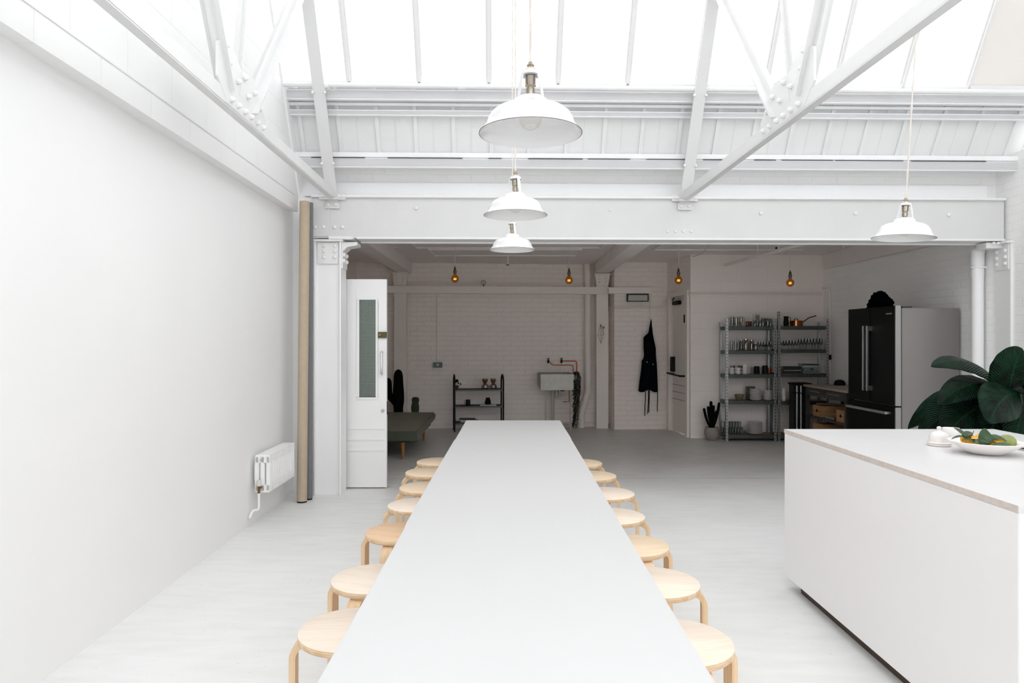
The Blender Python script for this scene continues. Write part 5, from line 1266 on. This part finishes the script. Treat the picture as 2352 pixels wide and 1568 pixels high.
# ------------------------------------------------------------------ daybed, cacti
t = thing('daybed', 'low grey-green upholstered daybed on tapered wooden legs behind the open door', 'daybed', (-1.65, 8.95, 0))
xr0, xl0 = -1.10+1.65, -2.35+1.65
prof = [(8.03-8.95, .215), (8.0-8.95, .245), (8.0-8.95, .32), (8.03-8.95, .345), (8.8-8.95, .362), (9.6-8.95, .378), (9.78-8.95, .372), (9.84-8.95, .34), (9.84-8.95, .29), (9.75-8.95, .262), (9.0-8.95, .25)]
b = MB(); b.prism(prof, xl0, xr0, 'x'); b.build('mattress', 'sofa', t, smooth=True, bevel=.02, ang=50)
b = MB(); b.box(xl0+.01, xr0-.005, -.965, -.952, .225, .338); b.build('front_panel', 'sofa_green', t, smooth=False, bevel=.004)
b = MB(); b.box(xl0+.05, xr0-.06, -.88, .80, .19, .232); b.build('base_frame', 'sofa_green', t, smooth=False, bevel=.005)
for x, y in ((xr0-.19, -.88), (xr0-.14, .62), (xl0+.2, -.88), (xl0+.2, .62)):
    MB().tube([(x, y, .20), (x+.002, y-.0, 0)], [.024, .014], 14).build('leg', 'wood_leg', t)
def cactus(x, y, segs, m, label, pr_=.16, ph=.30):
    t = thing('potted_cactus', label, 'cactus', (x, y, 0))
    MB().loop([(.001, 0), (pr_*.75, 0), (pr_, ph), (pr_*.93, ph), (pr_*.7, .02), (.001, .02)], 28).build('pot', 'pot_grey', t)
    MB().lathe([(0, ph-.03), (pr_*.9, ph-.03), (pr_*.9, ph-.025), (0, ph-.02)], 24).build('soil', 'soil', t)
    for pts, r in segs:
        b = MB(); P_ = [Vector(p) for p in pts]; n = 18; vs = []; NK = 32; m_ = 40
        tot = len(P_)-1; cl = []
        for i in range(m_+1):
            q = i/m_*tot; a = min(int(q), tot-1); cl.append(P_[a].lerp(P_[a+1], q-a))
        for i, p in enumerate(cl):
            q = i/m_; rad = r*(1+.10*math.sin(q*9+len(pts)))*(1 if q < .86 else math.sqrt(max(0, 1-((q-.86)/.14)**2)))
            for k in range(NK):
                a = 2*PI*k/NK; f = 1+.09*math.cos(a*8); vs.append(p+Vector((math.cos(a)*rad*f, math.sin(a)*rad*f, 0)))
        fs = [(i*NK+k, i*NK+(k+1) % NK, (i+1)*NK+(k+1) % NK, (i+1)*NK+k) for i in range(m_) for k in range(NK)]
        b.add(vs, fs); b.f.append(tuple(reversed(range(NK)))); b.m.append(0)
        b.build('stem', m, t)
CYc = 10.25
xc = X_(915, CYc)
cactus(xc, CYc, [([(0, 0, .27), (0, 0, .5), (.0, 0, .97)], .072), ([(-.03, .0, .42), (-.11, 0, .52), (-.135, 0, .60), (-.15, 0, .84)], .045), ([(.0, -.01, .27), (.02, -.01, .62)], .06)], 'cactus_dark', 'tall dark branching cactus standing behind the daybed')
xc = X_(953.5, 10.1)
cactus(xc, 10.1, [([(0, 0, .2), (0, 0, .40), (.0, 0, .50)], .05), ([(0.004, 0, .43), (.004, 0, .565)], .047)], 'cactus_green', 'short green ribbed cactus poking up behind the daybed', .11, .22)

# ------------------------------------------------------------------ big plant behind island
PX, PY = 3.46, 4.62
t = thing('large_leafy_plant', 'large dark green plant with broad ribbed leaves behind the island', 'plant', (PX, PY, 0))
MB().loop([(.001, 0), (.15, 0), (.20, .36), (.185, .36), (.14, .02), (.001, .02)], 36).build('pot', 'pot_grey', t)
MB().lathe([(0, .33), (.18, .33), (.18, .335), (0, .34)], 24).build('soil', 'soil', t)
def big(bp, cp, tp, W, up, fold=.22, st=None, sag=.15):
    o = leaf_obj('leaf', 'leaf_big', t, (bp, cp, tp, W, up), world=True, n=28, m=8, fold=fold, sag=sag, wave=.02, thick=.0016)
    base = Vector((PX+random.uniform(-.06, .06), PY+random.uniform(-.06, .06), .33)); b = MB()
    mid = (base+Vector(bp))/2+Vector((0, 0, .08)); pts = [base*(1-q)**2+mid*2*q*(1-q)+Vector(bp)*q*q for q in [i/8 for i in range(9)]]
    b.tube(pts, [.009]*4+[.008]*3+[.006]*2, 7); b.build('leaf_stalk', 'cactus_green', t, world=True)
A = at
# leaves described by stalk end, bend and tip
big(A(2300, 888, 4.6), A(2232, 795, 4.4), A(2139, 842, 4.2), .20, (0, -.8, 1), fold=-.2)
big(A(2285, 886, 4.6), A(2222, 862, 4.35), A(2153, 930, 4.15), .19, (-.15, -.9, .6), fold=-.1)
big(A(2318, 895, 4.5), A(2326, 840, 4.4), A(2348, 800, 4.45), .34, (0, -1, -.15), fold=.25)
big(A(2342, 905, 4.5), A(2300, 895, 4.15), A(2272, 972, 4.0), .27, (-.1, -.9, .45), fold=-.12)
big(A(2290, 900, 4.6), A(2260, 895, 4.4), A(2236, 935, 4.35), .17, (0, -.9, .5))
big(A(2262, 905, 4.75), A(2180, 880, 4.9), A(2085, 985, 4.9), .20, (0, -.7, .8), fold=-.2)
big(A(2262, 925, 4.6), A(2190, 915, 4.5), A(2110, 1005, 4.5), .26, (0, -.9, .5), fold=-.1)
big(A(2270, 930, 4.5), A(2225, 935, 4.35), A(2160, 1010, 4.3), .28, (0, -1, .35), fold=-.1)
big(A(2290, 935, 4.6), A(2260, 945, 4.4), A(2210, 1015, 4.35), .28, (0, -1, .4))
big(A(2320, 940, 4.5), A(2290, 955, 4.35), A(2255, 1020, 4.4), .28, (0, -1, .3))
big(A(2350, 930, 4.5), A(2345, 960, 4.35), A(2325, 1030, 4.3), .30, (0, -1, .2))
big(A(2360, 905, 4.6), A(2400, 880, 4.4), A(2430, 960, 4.2), .28, (.2, -.8, .6))
big(A(2355, 895, 4.7), A(2410, 830, 4.7), A(2470, 850, 4.6), .24, (0, -.6, 1))
big(A(2310, 900, 4.8), A(2290, 870, 5.0), A(2250, 910, 5.2), .26, (0, -.6, .8))
big(A(2330, 900, 4.8), A(2370, 850, 5.0), A(2400, 880, 5.2), .28, (0, -.6, .8))
big(A(2300, 900, 4.7), A(2300, 925, 4.75), A(2290, 1010, 4.8), .34, (0, -1, 0))
big(A(2345, 905, 4.7), A(2350, 925, 4.8), A(2350, 1010, 4.8), .34, (0, -1, 0))
big(A(2262, 910, 4.8), A(2240, 925, 4.9), A(2215, 1010, 4.9), .30, (0, -1, .1))
